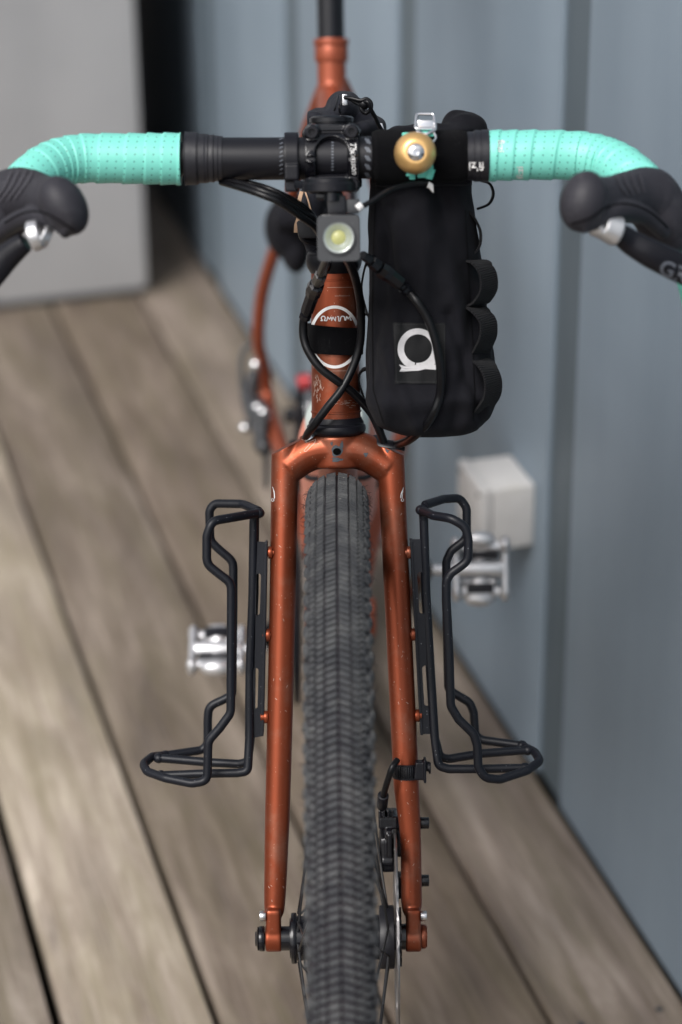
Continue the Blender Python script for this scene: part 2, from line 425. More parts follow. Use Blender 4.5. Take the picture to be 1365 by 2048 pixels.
def wall_mat(name, c1, c2, sx=1.0):
    m = bpy.data.materials.new(name); m.use_nodes = True; t = m.node_tree; N = t.nodes; L = t.links; p = N['Principled BSDF']
    tc = N.new('ShaderNodeTexCoord'); mp = N.new('ShaderNodeMapping'); mp.inputs['Scale'].default_value = (6, 6, .9); L.new(tc.outputs['Object'], mp.inputs[0])
    n = N.new('ShaderNodeTexNoise'); n.inputs['Scale'].default_value = 1.6*sx; n.inputs['Detail'].default_value = 7; L.new(mp.outputs[0], n.inputs[0])
    n2 = N.new('ShaderNodeTexNoise'); n2.inputs['Scale'].default_value = 3.2; n2.inputs['Detail'].default_value = 6; L.new(tc.outputs['Object'], n2.inputs[0])
    a = N.new('ShaderNodeMath'); a.operation = 'ADD'; L.new(n.outputs[0], a.inputs[0]); L.new(n2.outputs[0], a.inputs[1])
    h = N.new('ShaderNodeMath'); h.operation = 'MULTIPLY'; h.inputs[1].default_value = .5; L.new(a.outputs[0], h.inputs[0])
    cr = N.new('ShaderNodeValToRGB'); e = cr.color_ramp.elements; e[0].position = .36; e[0].color = (*c1, 1); e[1].position = .66; e[1].color = (*c2, 1)
    L.new(h.outputs[0], cr.inputs[0]); L.new(cr.outputs[0], p.inputs['Base Color']); p.inputs['Roughness'].default_value = .5
    n3 = N.new('ShaderNodeTexNoise'); n3.inputs['Scale'].default_value = 60; n3.inputs['Detail'].default_value = 4; L.new(mp.outputs[0], n3.inputs[0])
    bp = N.new('ShaderNodeBump'); bp.inputs['Strength'].default_value = .12; bp.inputs['Distance'].default_value = .002
    L.new(n3.outputs[0], bp.inputs['Height']); L.new(bp.outputs[0], p.inputs['Normal'])
    return m
M['wall'] = wall_mat('blue_grey_paint', (.180, .232, .282), (.236, .294, .350))
M['groove'] = wall_mat('dark_groove', (.075, .10, .12), (.105, .135, .155))  # groove strips, coloured darker than the panels
M['gap_shade'] = wall_mat('gap_shade_colour', (.060, .082, .105), (.085, .110, .135))  # shade of the enclosed gaps put into the colour
M['concrete'] = wall_mat('pale_concrete', (.36, .362, .37), (.47, .468, .472), .6)
M['soil'] = mat('dark_soil', (.02, .018, .015), .95, mott=(8, .6, (.035, .03, .022)))

# ------------------------------------------------------------------ setting
TH = R(15.6); WM = Matrix.Rotation(TH, 4, 'Z')       # local x = across the boards, local y = along them
KS = 1.016
def bevbox(name, x0, x1, y0, y1, z0, z1, mt, parent, bev=.002, world=False):
    x0, x1, y0, y1 = x0*KS, x1*KS, y0*KS, y1*KS
    b = NB(); box(b, ((x0+x1)/2, (y0+y1)/2, (z0+z1)/2), x1-x0, y1-y0, z1-z0, bev=bev)
    return obj(name, b, mt, parent)
g = NB(); bmesh.ops.create_grid(g, x_segments=1, y_segments=1, size=150)
for v in g.verts: v.co.z = -.16
tag(obj('ground', g, M['soil'], smooth=False), kind='structure')
deck = empty('deck', WM); deck['kind'] = 'structure'
edges = [.8505, .711, .558, .392, .238, .083, -.072, -.227, -.382, -.537, -.692, -.847, -1.002, -1.157, -1.312]
tones = [(.84, .79, .76), (.64, .58, .53), (.68, .63, .585), (1.36, 1.32, 1.24), (1.02, .98, .95)]
gaps = [.002, .006, .007, .008, .011, .008]
for i in range(len(edges)-1):
    g1 = gaps[min(i, 5)]/2; g0 = gaps[min(i+1, 5)]/2
    x1 = edges[i]-g1; x0 = edges[i+1]+g0
    o = bevbox('deck_plank', x0, x1, -1.2, 6.4, -.028, 0, M['wood'], deck, bev=.0055)
    c = tones[i] if i < 5 else (1.05+.2*math.sin(i*2.3),)*3
    o.color = (c[0], c[1], c[2], 1)
b = NB()
for k in range(14): box(b, (-.25, -1+.55*k, -.085), 2.3, .045, .11)
obj('joist', b, M['soil'], deck)
for i in range(6):
    for f in (.2, .8):
        xx = (edges[i]*f+edges[i+1]*(1-f))*KS; b = NB(); cyl(b, (xx, 1.80, -.003), (xx, 1.80, .0008), .0042, 14, bev=.0006)
        cyl(b, (xx, 1.80, .0008), (xx, 1.80, .0010), .0018, 8); obj('deck_screw', b, M['grey_plastic'], deck)

wallE = empty('panelled_wall', WM, 'blue grey painted wall of vertical panels with recessed darker grooves to the right of the bicycle', 'wall')
P, GW = .562, .073
t0 = 2.137 - 7*P
panels = []
for k in range(11):
    ga = t0 + k*P; a0 = ga+GW; a1 = ga+P
    if a0 > 4.0: break
    a1 = min(a1, 4.03)
    bevbox('wall_panel', .851, .875, a0, a1, .004, 3.2, M['wall'], wallE, bev=.003)
    bevbox('groove_strip', .8555, .874, ga+.0005, a0-.0005, .004, 3.2, M['groove'], wallE, bev=.001)
bevbox('wall_core', .885, 1.05, t0, 4.03, .0, 3.22, M['groove'], wallE, bev=.002)
dk = empty('gap_shade', WM, 'wall section coloured dark to stand for shade beyond the end of the blue grey wall', 'wall')
bevbox('wall_panel', .853, 1.05, 4.034, 6.3, .004, 3.2, M['gap_shade'], dk, bev=.003)  # dark panel stands in for the shadowed space past the wall end
pil = empty('concrete_wall', WM, 'pale grey concrete block wall standing on the deck behind the left handlebar', 'wall')
bevbox('wall_face', -1.3, .727, 3.829, 4.75, .012, 2.9, M['concrete'], pil, bev=.010)
bevbox('shadow_line_strip', -1.29, .715, 3.84, 4.74, .001, .011, M['gap_shade'], pil, bev=.001)  # dark strip painted in for the shadow line under the block

jb = empty('junction_box', WM, 'pale weathered plastic junction box fixed low on the blue grey wall', 'junction box')
bevbox('box_body', .800, .8505, 2.243, 2.325, .291, .368, M['box'], jb, bev=.003)
bevbox('box_lid', .787, .7995, 2.241, 2.327, .289, .370, M['box'], jb, bev=.004)
b = NB(); cyl(b, (.842, 2.32, .290), (.842, 2.32, .270), .009, 16)
obj('cable_gland', b, M['grey_plastic'], jb)
for yy in (2.252, 2.316):
    for zz in (.299, .360):
        b = NB(); xx = .787*KS; cyl(b, (xx-.0008, yy*KS, zz), (xx+.001, yy*KS, zz), .0034, 12); obj('lid_screw', b, M['grey_plastic'], jb)

# ------------------------------------------------------------------ bicycle
bike = empty('bicycle', BM, 'copper orange gravel bicycle with mint handlebar tape and black cages on its fork', 'bicycle')
X = Vector((1, 0, 0)); ZERO = Vector((0, 0, 0))

# --- fork
def bl(pts): return [S(u, v, o) for u, v, o in pts]
def px2m(px, v=1000): return px/FPX*1.94
fk = NB()
Lp = [(570.5, 876, .006), (569.5, 960, .009), (565.5, 1200, .020), (560, 1450, .031), (555, 1641, .0395), (550, 1802, .046), (548.5, 1826, .047)]
Lr = [26.5, 27, 26.2, 25.8, 25, 21.5, 17]
Rp = [(783, 880, .006), (784, 953, .009), (797, 1231, .022), (809.5, 1491, .033), (813.5, 1577, .037), (821.5, 1673, .041), (823.5, 1802, .046), (826, 1826, .047)]
Rr = [26.5, 26.6, 26.2, 26, 25.5, 20.8, 21.2, 16]
def flat(pts, rad):
    P_, R_ = catmull(bl(pts), 10, rad=[px2m(r) for r in rad]); return P_, R_
lp, lr = flat(Lp, Lr); rp, rr_ = flat(Rp, Rr)
tube(fk, lp, lr, 28); tube(fk, rp, rr_, 28)
s_lo = sv(938, 677); s_hi = sv(868, 672)
cyl(fk, axp(s_lo+.002), axp(s_hi), .0205, 40, .0215, bev=.002)
for sg in (-1, 1):
    uu = 570 if sg < 0 else 784
    a_ = [S(676, 898, .004), S(676+sg*38, 900, .004), S(676+sg*70, 912, .004), S(uu+sg*-4, 936, .006)]
    P_, R_ = catmull(a_, 8, rad=[.0165, .0155, .0150, .0142])
    tube(fk, P_, R_, 24)
for (u, sg) in ((547.5, -1), (827, 1)):                # dropouts, round the axle
    box(fk, S(u, 1838, .0485), px2m(30), .024, .022, Y=-B, Z=A, bev=.003)
    c = S(u, 1875, .05); cyl(fk, c-X*px2m(16), c+X*px2m(16), .0115, 32, bev=.0012)
fkb = remesh(fk, .0011, 3)
# slanted caps: trim the blade tops
for sg, (u, v) in ((-1, (571, 894)), (1, (783, 898))):
    c = S(u, v, .006); nrm = (A + X*(-.47 if sg < 0 else .47)).normalized()
    for q in fkb.verts:
        if (q.co.x-c.x)*sg > -.0115 and (q.co-c).dot(nrm) > 0 and (q.co - c).dot(A) < .03 : q.co -= nrm*(q.co-c).dot(nrm)
fork = obj('fork', fkb, M['orange'], bike, sharp=60)
ft = bvh(fork)
# crown hole and paint chips
def disc_on(name, tree, cu, cv, ru, rv, mt, parent, off=.0004, n=24, wob=0.0):
    b = NB(); vs = []; c, _ = hit(cu, cv, tree, off); vc = b.verts.new(c)
    for k in range(n):
        a = 2*PI*k/n; f = 1+wob*math.sin(a*3+cu)+wob*.6*math.sin(a*5+cv)
        p, _ = hit(cu+ru*f*math.cos(a), cv+rv*f*math.sin(a), tree, off); vs.append(b.verts.new(p if p is not None else c))
    for k in range(n): b.faces.new((vc, vs[k], vs[(k+1) % n]))
    return obj(name, b, mt, parent, smooth=False)
M['hole'] = mat('hole_black', (.002, .002, .002), .9, spec=.05)
disc_on('paint_chip', ft, 674, 902, 11, 11, M['chip'], fork, .0003, wob=.12)
disc_on('crown_hole', ft, 674.5, 903, 8, 7, M['hole'], fork, .0006)
for (u, v, a, c) in ((674, 919, 10, 4.5), (664, 887, 2.2, 3.6), (684, 889, 3, 6), (732, 909, 4, 4), (775.5, 899.5, 4.5, 5), (680, 895, 5, 2.5)):
    disc_on('paint_chip', ft, u, v, a, c, M['chip'], fork, .0005, wob=.22)
b = NB()
for (u, v, w, h) in ((604, 892, 9, 7),):
    pass
strokes_on('clear_sticker', [[(612, 886), (632, 879), (630, 886), (613, 903), (608, 902), (620, 888)]], ft, .8, M['scratch'], fork)
# small line drawings on the blades
for (cu, cv, sg) in ((806, 985, 1), (545.5, 985, -1)):
    ln = [arcpts(cu+sg*1.5, cv+17-6, 5.5+k*2.0-3, 22-k*3, PI, PI*1.42, 12) for k in range(3)] if sg > 0 else [arcpts(cu+k*1.5-1, cv+12, 5-k, 24-k*3, -PI*.42, 0, 12) for k in range(3)]
    ln.append(arcpts(cu-1*sg, cv+15, 2.6, 2.6, 0, 2*PI, 12))
    strokes_on('blade_drawing', ln, ft, .9, M['white'], fork, step=1.5)
rnd = random.Random(8)
sc = []
for k in range(46):
    lft = rnd.random() < .5
    v = 1000+800*rnd.random(); c = (569-(v-1000)*.018) if lft else (786+(v-1000)*.047)
    u = c+rnd.uniform(-18, 18); L_ = rnd.uniform(1.5, 6); an = rnd.uniform(.6, 2.2)
    sc.append([(u, v), (u+L_*math.cos(an), v+L_*math.sin(an))])
strokes_on('scratch', sc, ft, .75, M['scratch'], fork, step=2)
# paint-matched bolts holding the cages
def bolt(u, v, o, r=.0052, L_=.008, mt='orange', name='cage_bolt', parent=None, axis=X):
    b = NB(); c = S(u, v, o); cyl(b, c-axis*L_/2, c+axis*L_/2, r*.62, 16); cyl(b, c-axis*.0012, c+axis*.0022, r, 18, bev=.0006)
    return obj(name, b, M[mt], parent or fork)
for v in (1105, 1270, 1434): bolt(540-(v-1105)*.025, v, .02+(v-1105)/340*.012)
for v in (1105, 1269, 1431): bolt(817+(v-1105)*.052, v, .02+(v-1105)/340*.012)

# --- head tube, headset, decals
ht = NB(); s1, s0 = sv(543), sv(836, 673)
n_ = 34; rp_ = []
for i in range(n_+1):
    t = i/n_; s = s0+(s1-s0)*t; rp_.append((s-s0, .0198-.0013*t))
prof = [(0, .0192)] + [(max(.0004, q), r) for q, r in rp_]
L_ = s1-s0
def ring(p, at_, w, dr):
    out = []
    for q, r in p: out.append((q, r))
    out += [(at_-w, .0198-.0013*at_/L_), (at_-w*.6, .0198-.0013*at_/L_+dr), (at_+w*.6, .0198-.0013*at_/L_+dr), (at_+w, .0198-.0013*at_/L_)]
    return sorted([x for x in out])
prof = [(q, r) for q, r in prof if abs(q-.0055) > .002 and abs(q-(L_-.0065)) > .002]
prof = ring(prof, .0055, .0009, .0006); prof = ring(prof, L_-.0065, .0007, -.0005)
prof[0] = (0, .0190)
lathe(ht, axp(s0), A, prof, 72)
head = obj('head_tube', ht, M['orange'], bike, sharp=30); htt = bvh(head)
strokes_on('badge_ring', [arcpts(668.5+1.5, 674, 47.5, 60, 0, 2*PI, 90)], htt, 6.0, M['white'], head, step=2)
def q7(pts): return [(580+x/6.205, 540+y/6.205) for x, y in pts]
om = [q7([(385, 628), (408, 628)] + [(418+24*math.cos(a), 598+25*math.sin(a)) for a in [R(120+i*15) for i in range(21)]] + [(430, 628), (462, 629)]),
      q7([(462, 629), (472, 580), (493, 612), (514, 582), (520, 631)]), q7([(520, 631), (536, 583), (566, 633), (570, 580)]),
      q7([(588, 578), (606, 578), (606, 633), (624, 633), (628, 600), (640, 576), (660, 572), (678, 584), (682, 625)]),
      q7([(690, 628), (703, 574), (722, 606), (744, 572), (752, 622), (768, 620)])]
strokes_on('badge_lettering', om, htt, 2.1, M['white'], head, step=1.5)
ss_ = []
for k in range(60):
    x = rnd.gauss(634, 6); y = rnd.gauss(775, 16); l = rnd.uniform(2, 8)
    if x > 626.5: ss_.append([(x, y), (x+rnd.uniform(-2, 2), y+l)])
for k in range(26):
    x = rnd.uniform(660, 716); y = 806+rnd.gauss(0, 4); ss_.append([(x, y), (x+rnd.uniform(3, 9), y+rnd.uniform(-1.5, 1.5))])
for y, a, c in ((575, 655, 708), (592, 670, 700), (742, 655, 700)): ss_.append([(a, y), (c, y-.5)])
strokes_on('scratch', ss_, htt, .6, M['scratch'], head, step=2)
b = NB(); sA = sv(869, 673); sB = sv(835, 672)
lathe(b, axp(sA), A, [(0, .0200), (.001, .0222), (.003, .0236), (.0055, .0240), (.0075, .0236), (.0088, .0222), (.0100, .0224), (.0122, .0212), (.0142, .0202)], 64)
obj('lower_headset', b, M['black_satin'], bike, sharp=35)
b = NB(); sC = sv(546); sD = sv(496)
lathe(b, axp(sC), A, [(0, .0186), (.0015, .0196), (.005, .0216), (.010, .0226), (.0145, .0220), (.0146, .0212), (.0152, .0212), (.0153, .0217), (.0175, .0200), (.0195, .0165), (.020, .0145)], 64)
obj('upper_headset', b, M['black_satin'], bike, sharp=35)
b = NB()
s_ = sC+.020
for k in range(3):
    lathe(b, axp(s_), A, [(0, .0160), (.0006, .0172), (.0086, .0172), (.0092, .0160)], 40); s_ += .0093
obj('spacer', b, M['black_gloss'], bike)
# hook strap round the head tube, with its tail on the bag side
b = NB(); sa_, sb_ = sv(708), sv(650)
for s_b, s_t, rr in ((sv(706, 672), sv(651), .0207),):
    tw = 1.8e-3
    rings = []
    for k in range(64):
        a = 2*PI*k/64; n = X*math.cos(a)+B*math.sin(a)
        rings.append([b.verts.new(P0+n*(rr)+A*(s_b-.0012*math.cos(a))), b.verts.new(P0+n*(rr+.0004)+A*((s_b+s_t)/2)), b.verts.new(P0+n*rr+A*(s_t+.0018*-math.cos(a))),
                      b.verts.new(P0+n*(rr+tw)+A*(s_t+.0018*-math.cos(a))), b.verts.new(P0+n*(rr+tw+.0004)+A*((s_b+s_t)/2)), b.verts.new(P0+n*(rr+tw)+A*(s_b-.0012*math.cos(a)))])
    for k in range(64):
        k2 = (k+1) % 64
        for j in range(6): b.faces.new((rings[k][j], rings[k2][j], rings[k2][(j+1) % 6], rings[k][(j+1) % 6]))
strap = obj('hook_strap', b, M['velcro'], bike)

# --- frame tubes behind
BB = Vector((0, .605, .335)); RA = Vector((0, 1.03, AX_Z-.004)); SC = D(663, 100, 2.43)
fr = NB()
dt0 = axp(s0+.03); tt0 = axp(s1-.022)
tube(fr, [dt0, BB+Vector((0, -.02, .012))], .0175, 28)
tube(fr, [tt0, SC+Vector((0, .0, -.045))], .0155, 28)
st_dir = (SC-BB).normalized()
tube(fr, [BB, SC], .0148, 28)
cyl(fr, BB-X*.036, BB+X*.036, .021, 28)
ssL = DX([(655, 160, 2.47), (640, 195, 2.49), (612, 275, 2.55), (578, 420, 2.63), (548, 505, 2.68), (524, 590, 2.74), (517, 680, 2.79), (529, 735, 2.83), (534, 790, 2.86)])
csL = DX([(534, 780, 2.86), (537, 820, 2.84), (560, 890, 2.76), (592, 985, 2.66), (636, 1150, 2.545), (652, 1212, 2.50)])
mir = lambda p: Vector((-p.x, p.y, p.z))
for f_ in (lambda p: p, mir):
    tube(fr, catmull([f_(p) for p in ssL], 8), .0078, 16)
    tube(fr, catmull([f_(p) for p in csL], 8), .0098, 16)
frb = remesh(fr, .003, 4)
frame = obj('frame', frb, M['orange_far'], bike, sharp=80)
b = NB(); cyl(b, SC-st_dir*.012, SC+st_dir*.004, .0168, 28, bev=.001); cyl(b, SC+st_dir*.0045, SC+st_dir*.011, .0178, 28, bev=.001)
obj('seat_collar', b, M['orange_far'], frame)
b = NB(); cyl(b, SC+st_dir*.011, SC+st_dir*.26, .0136, 28)
post = obj('seat_post', b, M['black_gloss'], bike)
# saddle, above the frame
b = NB(); sp_ = SC+st_dir*.285
pr = [(-.14, .012), (-.10, .020), (-.03, .028), (.04, .05), (.09, .066), (.125, .06)]
P_ = [sp_+Vector((0, y, .03+.01*math.cos(y*9))) for y, w in pr]
tube(b, catmull(P_, 6), [(.014+.0*i, w) for i, w in zip(range(99), [pr[min(5, int(k/6))][1]+(pr[min(5, int(k/6)+1)][1]-pr[min(5, int(k/6))][1])*((k % 6)/6) for k in range(31)])], 20, up=Vector((0, 0, 1)))
sad = obj('saddle', b, M['rubber'], bike)
b = NB()
for sg in (-1, 1): tube(b, catmull([sp_+Vector((sg*.012, -.12, .02)), sp_+Vector((sg*.022, -.05, .0)), sp_+Vector((sg*.022, .04, .0)), sp_+Vector((sg*.03, .10, .02))], 6), .0035, 10)
box(b, sp_, .05, .04, .018, bev=.004); obj('saddle_rail', b, M['black_satin'], sad)

# --- wheels
def wheel(centre, name, parent, hubw, spokes=28):
    w = empty(name); w.parent = parent; w.location = centre
    RO, RT = .3745, .0232                    # casing outer radius, casing half width
    b = NB(); cr = RO-RT
    N = 150; pts = [Vector((0, cr*math.cos(2*PI*i/N), cr*math.sin(2*PI*i/N))) for i in range(N)]
    tube(b, pts, RT, 28, closed=True, up=X)
    obj('tyre', b, M['tyre'], w)
    b = NB()
    rimprof = [(-.0125, .3135), (-.0125, .300), (-.006, .288), (.006, .288), (.0125, .300), (.0125, .3135), (.009, .311), (-.009, .311)]
    rings = [[b.verts.new((x, r*math.cos(2*PI*i/96), r*math.sin(2*PI*i/96))) for x, r in rimprof] for i in range(96)]
    for i in range(96):
        for j in range(8): b.faces.new((rings[i][j], rings[(i+1) % 96][j], rings[(i+1) % 96][(j+1) % 8], rings[i][(j+1) % 8]))
    obj('rim', b, M['rim'], w, sharp=30)
    me = None
    for k in range(spokes):
        a = 2*PI*k/spokes; side = 1 if k % 2 else -1; sk = (1 if (k//2) % 2 else -1)*.85
        h = Vector((side*hubw, .021*math.cos(a+sk), .021*math.sin(a+sk))); r_ = Vector((side*.002, .290*math.cos(a), .290*math.sin(a)))
        b = NB(); tube(b, [h, r_], .0010, 6)
        obj('spoke', b, M['rim'], w)
    return w
fw = wheel(AXLE, 'front_wheel', bike, .0365)
def tread():
    b = NB(); rnd = random.Random(5)
    RT = .0232; rows = 411; cr = .3745-RT
    # angle across tyre (deg), half width (deg), length, height, phase (rows), chevron lean (m per side)
    colsd = [(-10.8, 9.3, .0033, .0026, 0.0, .0022), (10.8, 9.3, .0033, .0026, 0.0, .0022),
             (-29.5, 6.9, .0032, .0026, .5, .0010), (29.5, 6.9, .0032, .0026, .5, .0010),
             (-45, 5.9, .0032, .0027, 0.0, .0), (45, 5.9, .0032, .0027, 0.0, .0)]
    def P3(th, ph, h):
        r = cr+(RT+h)*math.cos(ph); return Vector(((RT+h)*math.sin(ph), r*math.cos(th), r*math.sin(th)))
    def knob(th, ph, hw, ln, h, lean):
        dth = ln/.376/2; ls = lean/.376
        q = []
        for hh, f in ((-.0008, 1.0), (h, .86)):
            for a, c in ((-1, -1), (1, -1), (1, 1), (-1, 1)):
                outer = (a*(1 if ph > 0 else -1)+1)/2
                q.append(b.verts.new(P3(th+c*dth*f+outer*ls, ph+a*hw*f, hh)))
        for f in ((4, 5, 6, 7), (0, 1, 5, 4), (1, 2, 6, 5), (2, 3, 7, 6), (3, 0, 4, 7)): b.faces.new([q[i] for i in f])
    for i in range(rows):
        for (d, hw, ln, h, ph, sk) in colsd:
            knob(2*PI*(i+ph)/rows + rnd.uniform(-.0005, .0005), R(d), R(hw), ln+rnd.uniform(-.0003, .0003), h+rnd.uniform(-.0003, .0003), sk)
    for i in range(rows//3):
        for sg in (-1, 1):
            th = 2*PI*(i*3+(1.5 if sg > 0 else 0))/rows
            knob(th, R(sg*60), R(6.5), .0088, .0028, .001)
            knob(th+1.5*2*PI/rows, R(sg*74), R(5.5), .0070, .0024, .001)
    return b
tr = obj('tread', tread(), M['knob'], fw, sharp=25); tag(tr, kind='stuff')
b = NB(); rnd2 = random.Random(9)
for k in range(520):                           # moulding hairs on the rubber
    th = rnd2.uniform(0, 2*PI); ph = R(rnd2.choice((-1, 1))*rnd2.uniform(55, 92)); cr = .3745-.0232
    f = lambda h, d=0: Vector(((.0232+h)*math.sin(ph+d), (cr+(.0232+h)*math.cos(ph+d))*math.cos(th+d*.1), (cr+(.0232+h)*math.cos(ph+d))*math.sin(th+d*.1)))
    tube(b, [f(0), f(.0028, .03), f(rnd2.uniform(.004, .0065), rnd2.uniform(-.12, .15))], [.0003, .00022, .0001], 4)
h_ = obj('moulding_hairs', b, M['tyre'], fw, smooth=False); tag(h_, kind='stuff')
rw = wheel(RA, 'rear_wheel', bike, .029)
# hubs and discs (front)
mm = lambda u: S(u, 1875, .05).x
b = NB(); cyl(b, (mm(580), 0, 0), (mm(607), 0, 0), .0165, 32, bev=.001); cyl(b, (mm(583), 0, 0), (mm(594), 0, 0), .0205, 32, bev=.0008)
cyl(b, (mm(592), 0, 0), (mm(770), 0, 0), .018, 32); cyl(b, (mm(562), 0, 0), (mm(580), 0, 0), .0098, 28)
obj('hub', b, M['black_gloss'], fw)
b = NB(); cyl(b, (mm(759), 0, 0), (mm(789), 0, 0), .0255, 40, bev=.0012)
obj('dynamo_shell', b, M['plastic'], fw)
b = NB(); cyl(b, (mm(797), 0, 0), (mm(803), 0, 0), .0215, 40, bev=.0008); cyl(b, (mm(789), 0, 0), (mm(812), 0, 0), .0105, 24)
for k in range(16):
    a = 2*PI*k/16; box(b, (mm(800), .0218*math.cos(a), .0218*math.sin(a)), .0026, .004, .003, Y=Vector((0, math.cos(a), math.sin(a))), Z=Vector((0, -math.sin(a), math.cos(a))))
obj('lockring', b, M['black_gloss'], fw)
def circ(r, n=72, cx=0, cy=0): return [(cx+r*math.cos(2*PI*i/n), cy+r*math.sin(2*PI*i/n)) for i in range(n)]
def rotor(name, x, R_, parent):
    lo = [circ(R_, 96)]; 
    for k in range(6):
        a0 = 2*PI*k/6; lo.append([(r*math.cos(a0+d), r*math.sin(a0+d)) for r, d in ((.062, .12), (.063, .45), (.063, .85), (.050, .80), (.034, .62), (.034, .35), (.048, .25))])
    for k in range(24):
        a = 2*PI*k/24; r = .0705+.004*(k % 2); lo.append(circ(.0028, 8, r*math.cos(a), r*math.sin(a)))
    lo.append(circ(.017, 32)); q = fill2d(lo, .0009)
    xform(q, lambda c: Vector((x+c.z, c.x, c.y)))
    return obj(name, q, M['rotor'], parent, smooth=False)
rotor('brake_rotor', mm(793.5), .0835, fw)
b = NB(); cyl(b, (mm(530), 0, 0), (mm(518), 0, 0), .0102, 30, bev=.001); cyl(b, (mm(518), 0, 0), (mm(511), 0, 0), .0098, 30, .0062, bev=.0008)
cyl(b, (mm(530.5), 0, 0), (mm(850), 0, 0), .006, 20)
ta = obj('thru_axle', xform(b, lambda c: c+AXLE), M['black_gloss'], bike)
b = NB(); cyl(b, (mm(843), 0, 0), (mm(852), 0, 0), .0098, 30, bev=.0007); cyl(b, (mm(852), 0, 0), (mm(854.5), 0, 0), .0088, 30, bev=.0006)
obj('axle_nut', xform(b, lambda c: c+AXLE), M['orange'], bike)
for u in (526, 848): 
    b = NB(); c = S(u, 1832, .058); cyl(b, c-X*.0025, c+X*.0025, .0042, 16, bev=.0006); obj('dropout_screw', b, M['silver'], bike)

# --- brake caliper, hose and clamp on the right blade
b = NB()
box(b, S(777, 1637, .015), .0165, .030, .011, Y=-B, Z=A, bev=.002); cyl(b, S(762, 1633, .02), S(790, 1633, .02), .0058, 20, bev=.0008)
box(b, S(775, 1700, .012), .014, .034, .030, Y=-B, Z=A, bev=.004); box(b, S(800, 1665, .010), .007, .030, .034, Y=-B, Z=A, bev=.002)
cyl(b, S(765, 1705, .006), S(788, 1705, .006), .0125, 28, bev=.001)
for k in range(4): box(b, S(760+k*8.5, 1626, .030), .0016, .010, .007, Y=-B, Z=A, bev=.0003)
cyl(b, S(764, 1722, .024), S(786, 1722, .024), .0060, 16, bev=.0006); cyl(b, S(772, 1668, .030), S(784, 1668, .030), .0050, 14, bev=.0006); box(b, S(780, 1690, .032), .004, .008, .020, Y=-B, Z=A, bev=.0008)
obj('brake_caliper', remesh(b, .0007, 2), M['black_gloss'], bike, sharp=50)
for v in (1646, 1761):
    b = NB(); c = S(850, v, .030); cyl(b, c-X*.006, c+X*.0035, .0048, 18, bev=.0006); cyl(b, c-X*.010, c+X*0, .0030, 12)
    obj('caliper_bolt', b, M['black_gloss'], bike)
for v in (1770,):
    b = NB(); box(b, S(799, v, .02), .004, .02, .018, Y=-B, Z=A, bev=.001); obj('caliper_tab', b, M['black_satin'], bike)
def cable(name, pts, r, mt='cable', parent=None, n=10, seg=12, rad=None):
    b = NB(); tube(b, catmull(SS(pts), n), r, seg); return obj(name, b, M[mt], parent or bike)
cable('brake_hose', [(795, 1520, .052), (785, 1535, .058), (776, 1560, .055), (767, 1592, .045), (764, 1612, .032), (770, 1632, .022)], .0026)
b = NB(); p_ = SS([(767, 1590, .045), (764.5, 1612, .033)]); cyl(b, p_[0], p_[1], .0046, 16, bev=.0006); obj('hose_fitting', b, M['black_satin'], bike)
b = NB(); cC = S(815.5, 1539, .0352); hcd = A
rings = []
for k in range(48):
    a = 2*PI*k/48; n = X*math.cos(a)+B*math.sin(a); w_ = .0062
    rr = .0112*1.0; rings.append([b.verts.new(cC+n*(rr+d)+A*z) for d, z in ((0, -w_), (.0012, -w_), (.0012, w_), (0, w_))])
for k in range(48):
    for j in range(4): b.faces.new((rings[k][j], rings[(k+1) % 48][j], rings[(k+1) % 48][(j+1) % 4], rings[k][(j+1) % 4]))
hc = obj('hose_clamp', b, M['black_satin'], bike, sharp=30)
b = NB()
for k in range(15):
    a = PI*.98+PI*.62*k/14; n = X*math.cos(a)+B*math.sin(a); box(b, cC+n*.0126, .0012, .0012, .0100, X=n, Y=n.cross(A), Z=A, bev=.0003)
obj('clamp_thread', b, M['black_gloss'], hc)
b = NB(); box(b, S(841, 1540, .046), .0095, .010, .015, Y=-B, Z=A+X*.1, bev=.0015); box(b, S(850, 1540, .046), .0022, .013, .0195, Y=-B, Z=A, bev=.001)
cyl(b, S(851, 1533, .046), S(860, 1533, .046), .0040, 14, bev=.0005); cyl(b, S(858, 1536, .046), S(862, 1536, .046), .0048, 10)
obj('clamp_housing', remesh(b, .0006, 2), M['black_satin'], hc, sharp=50)

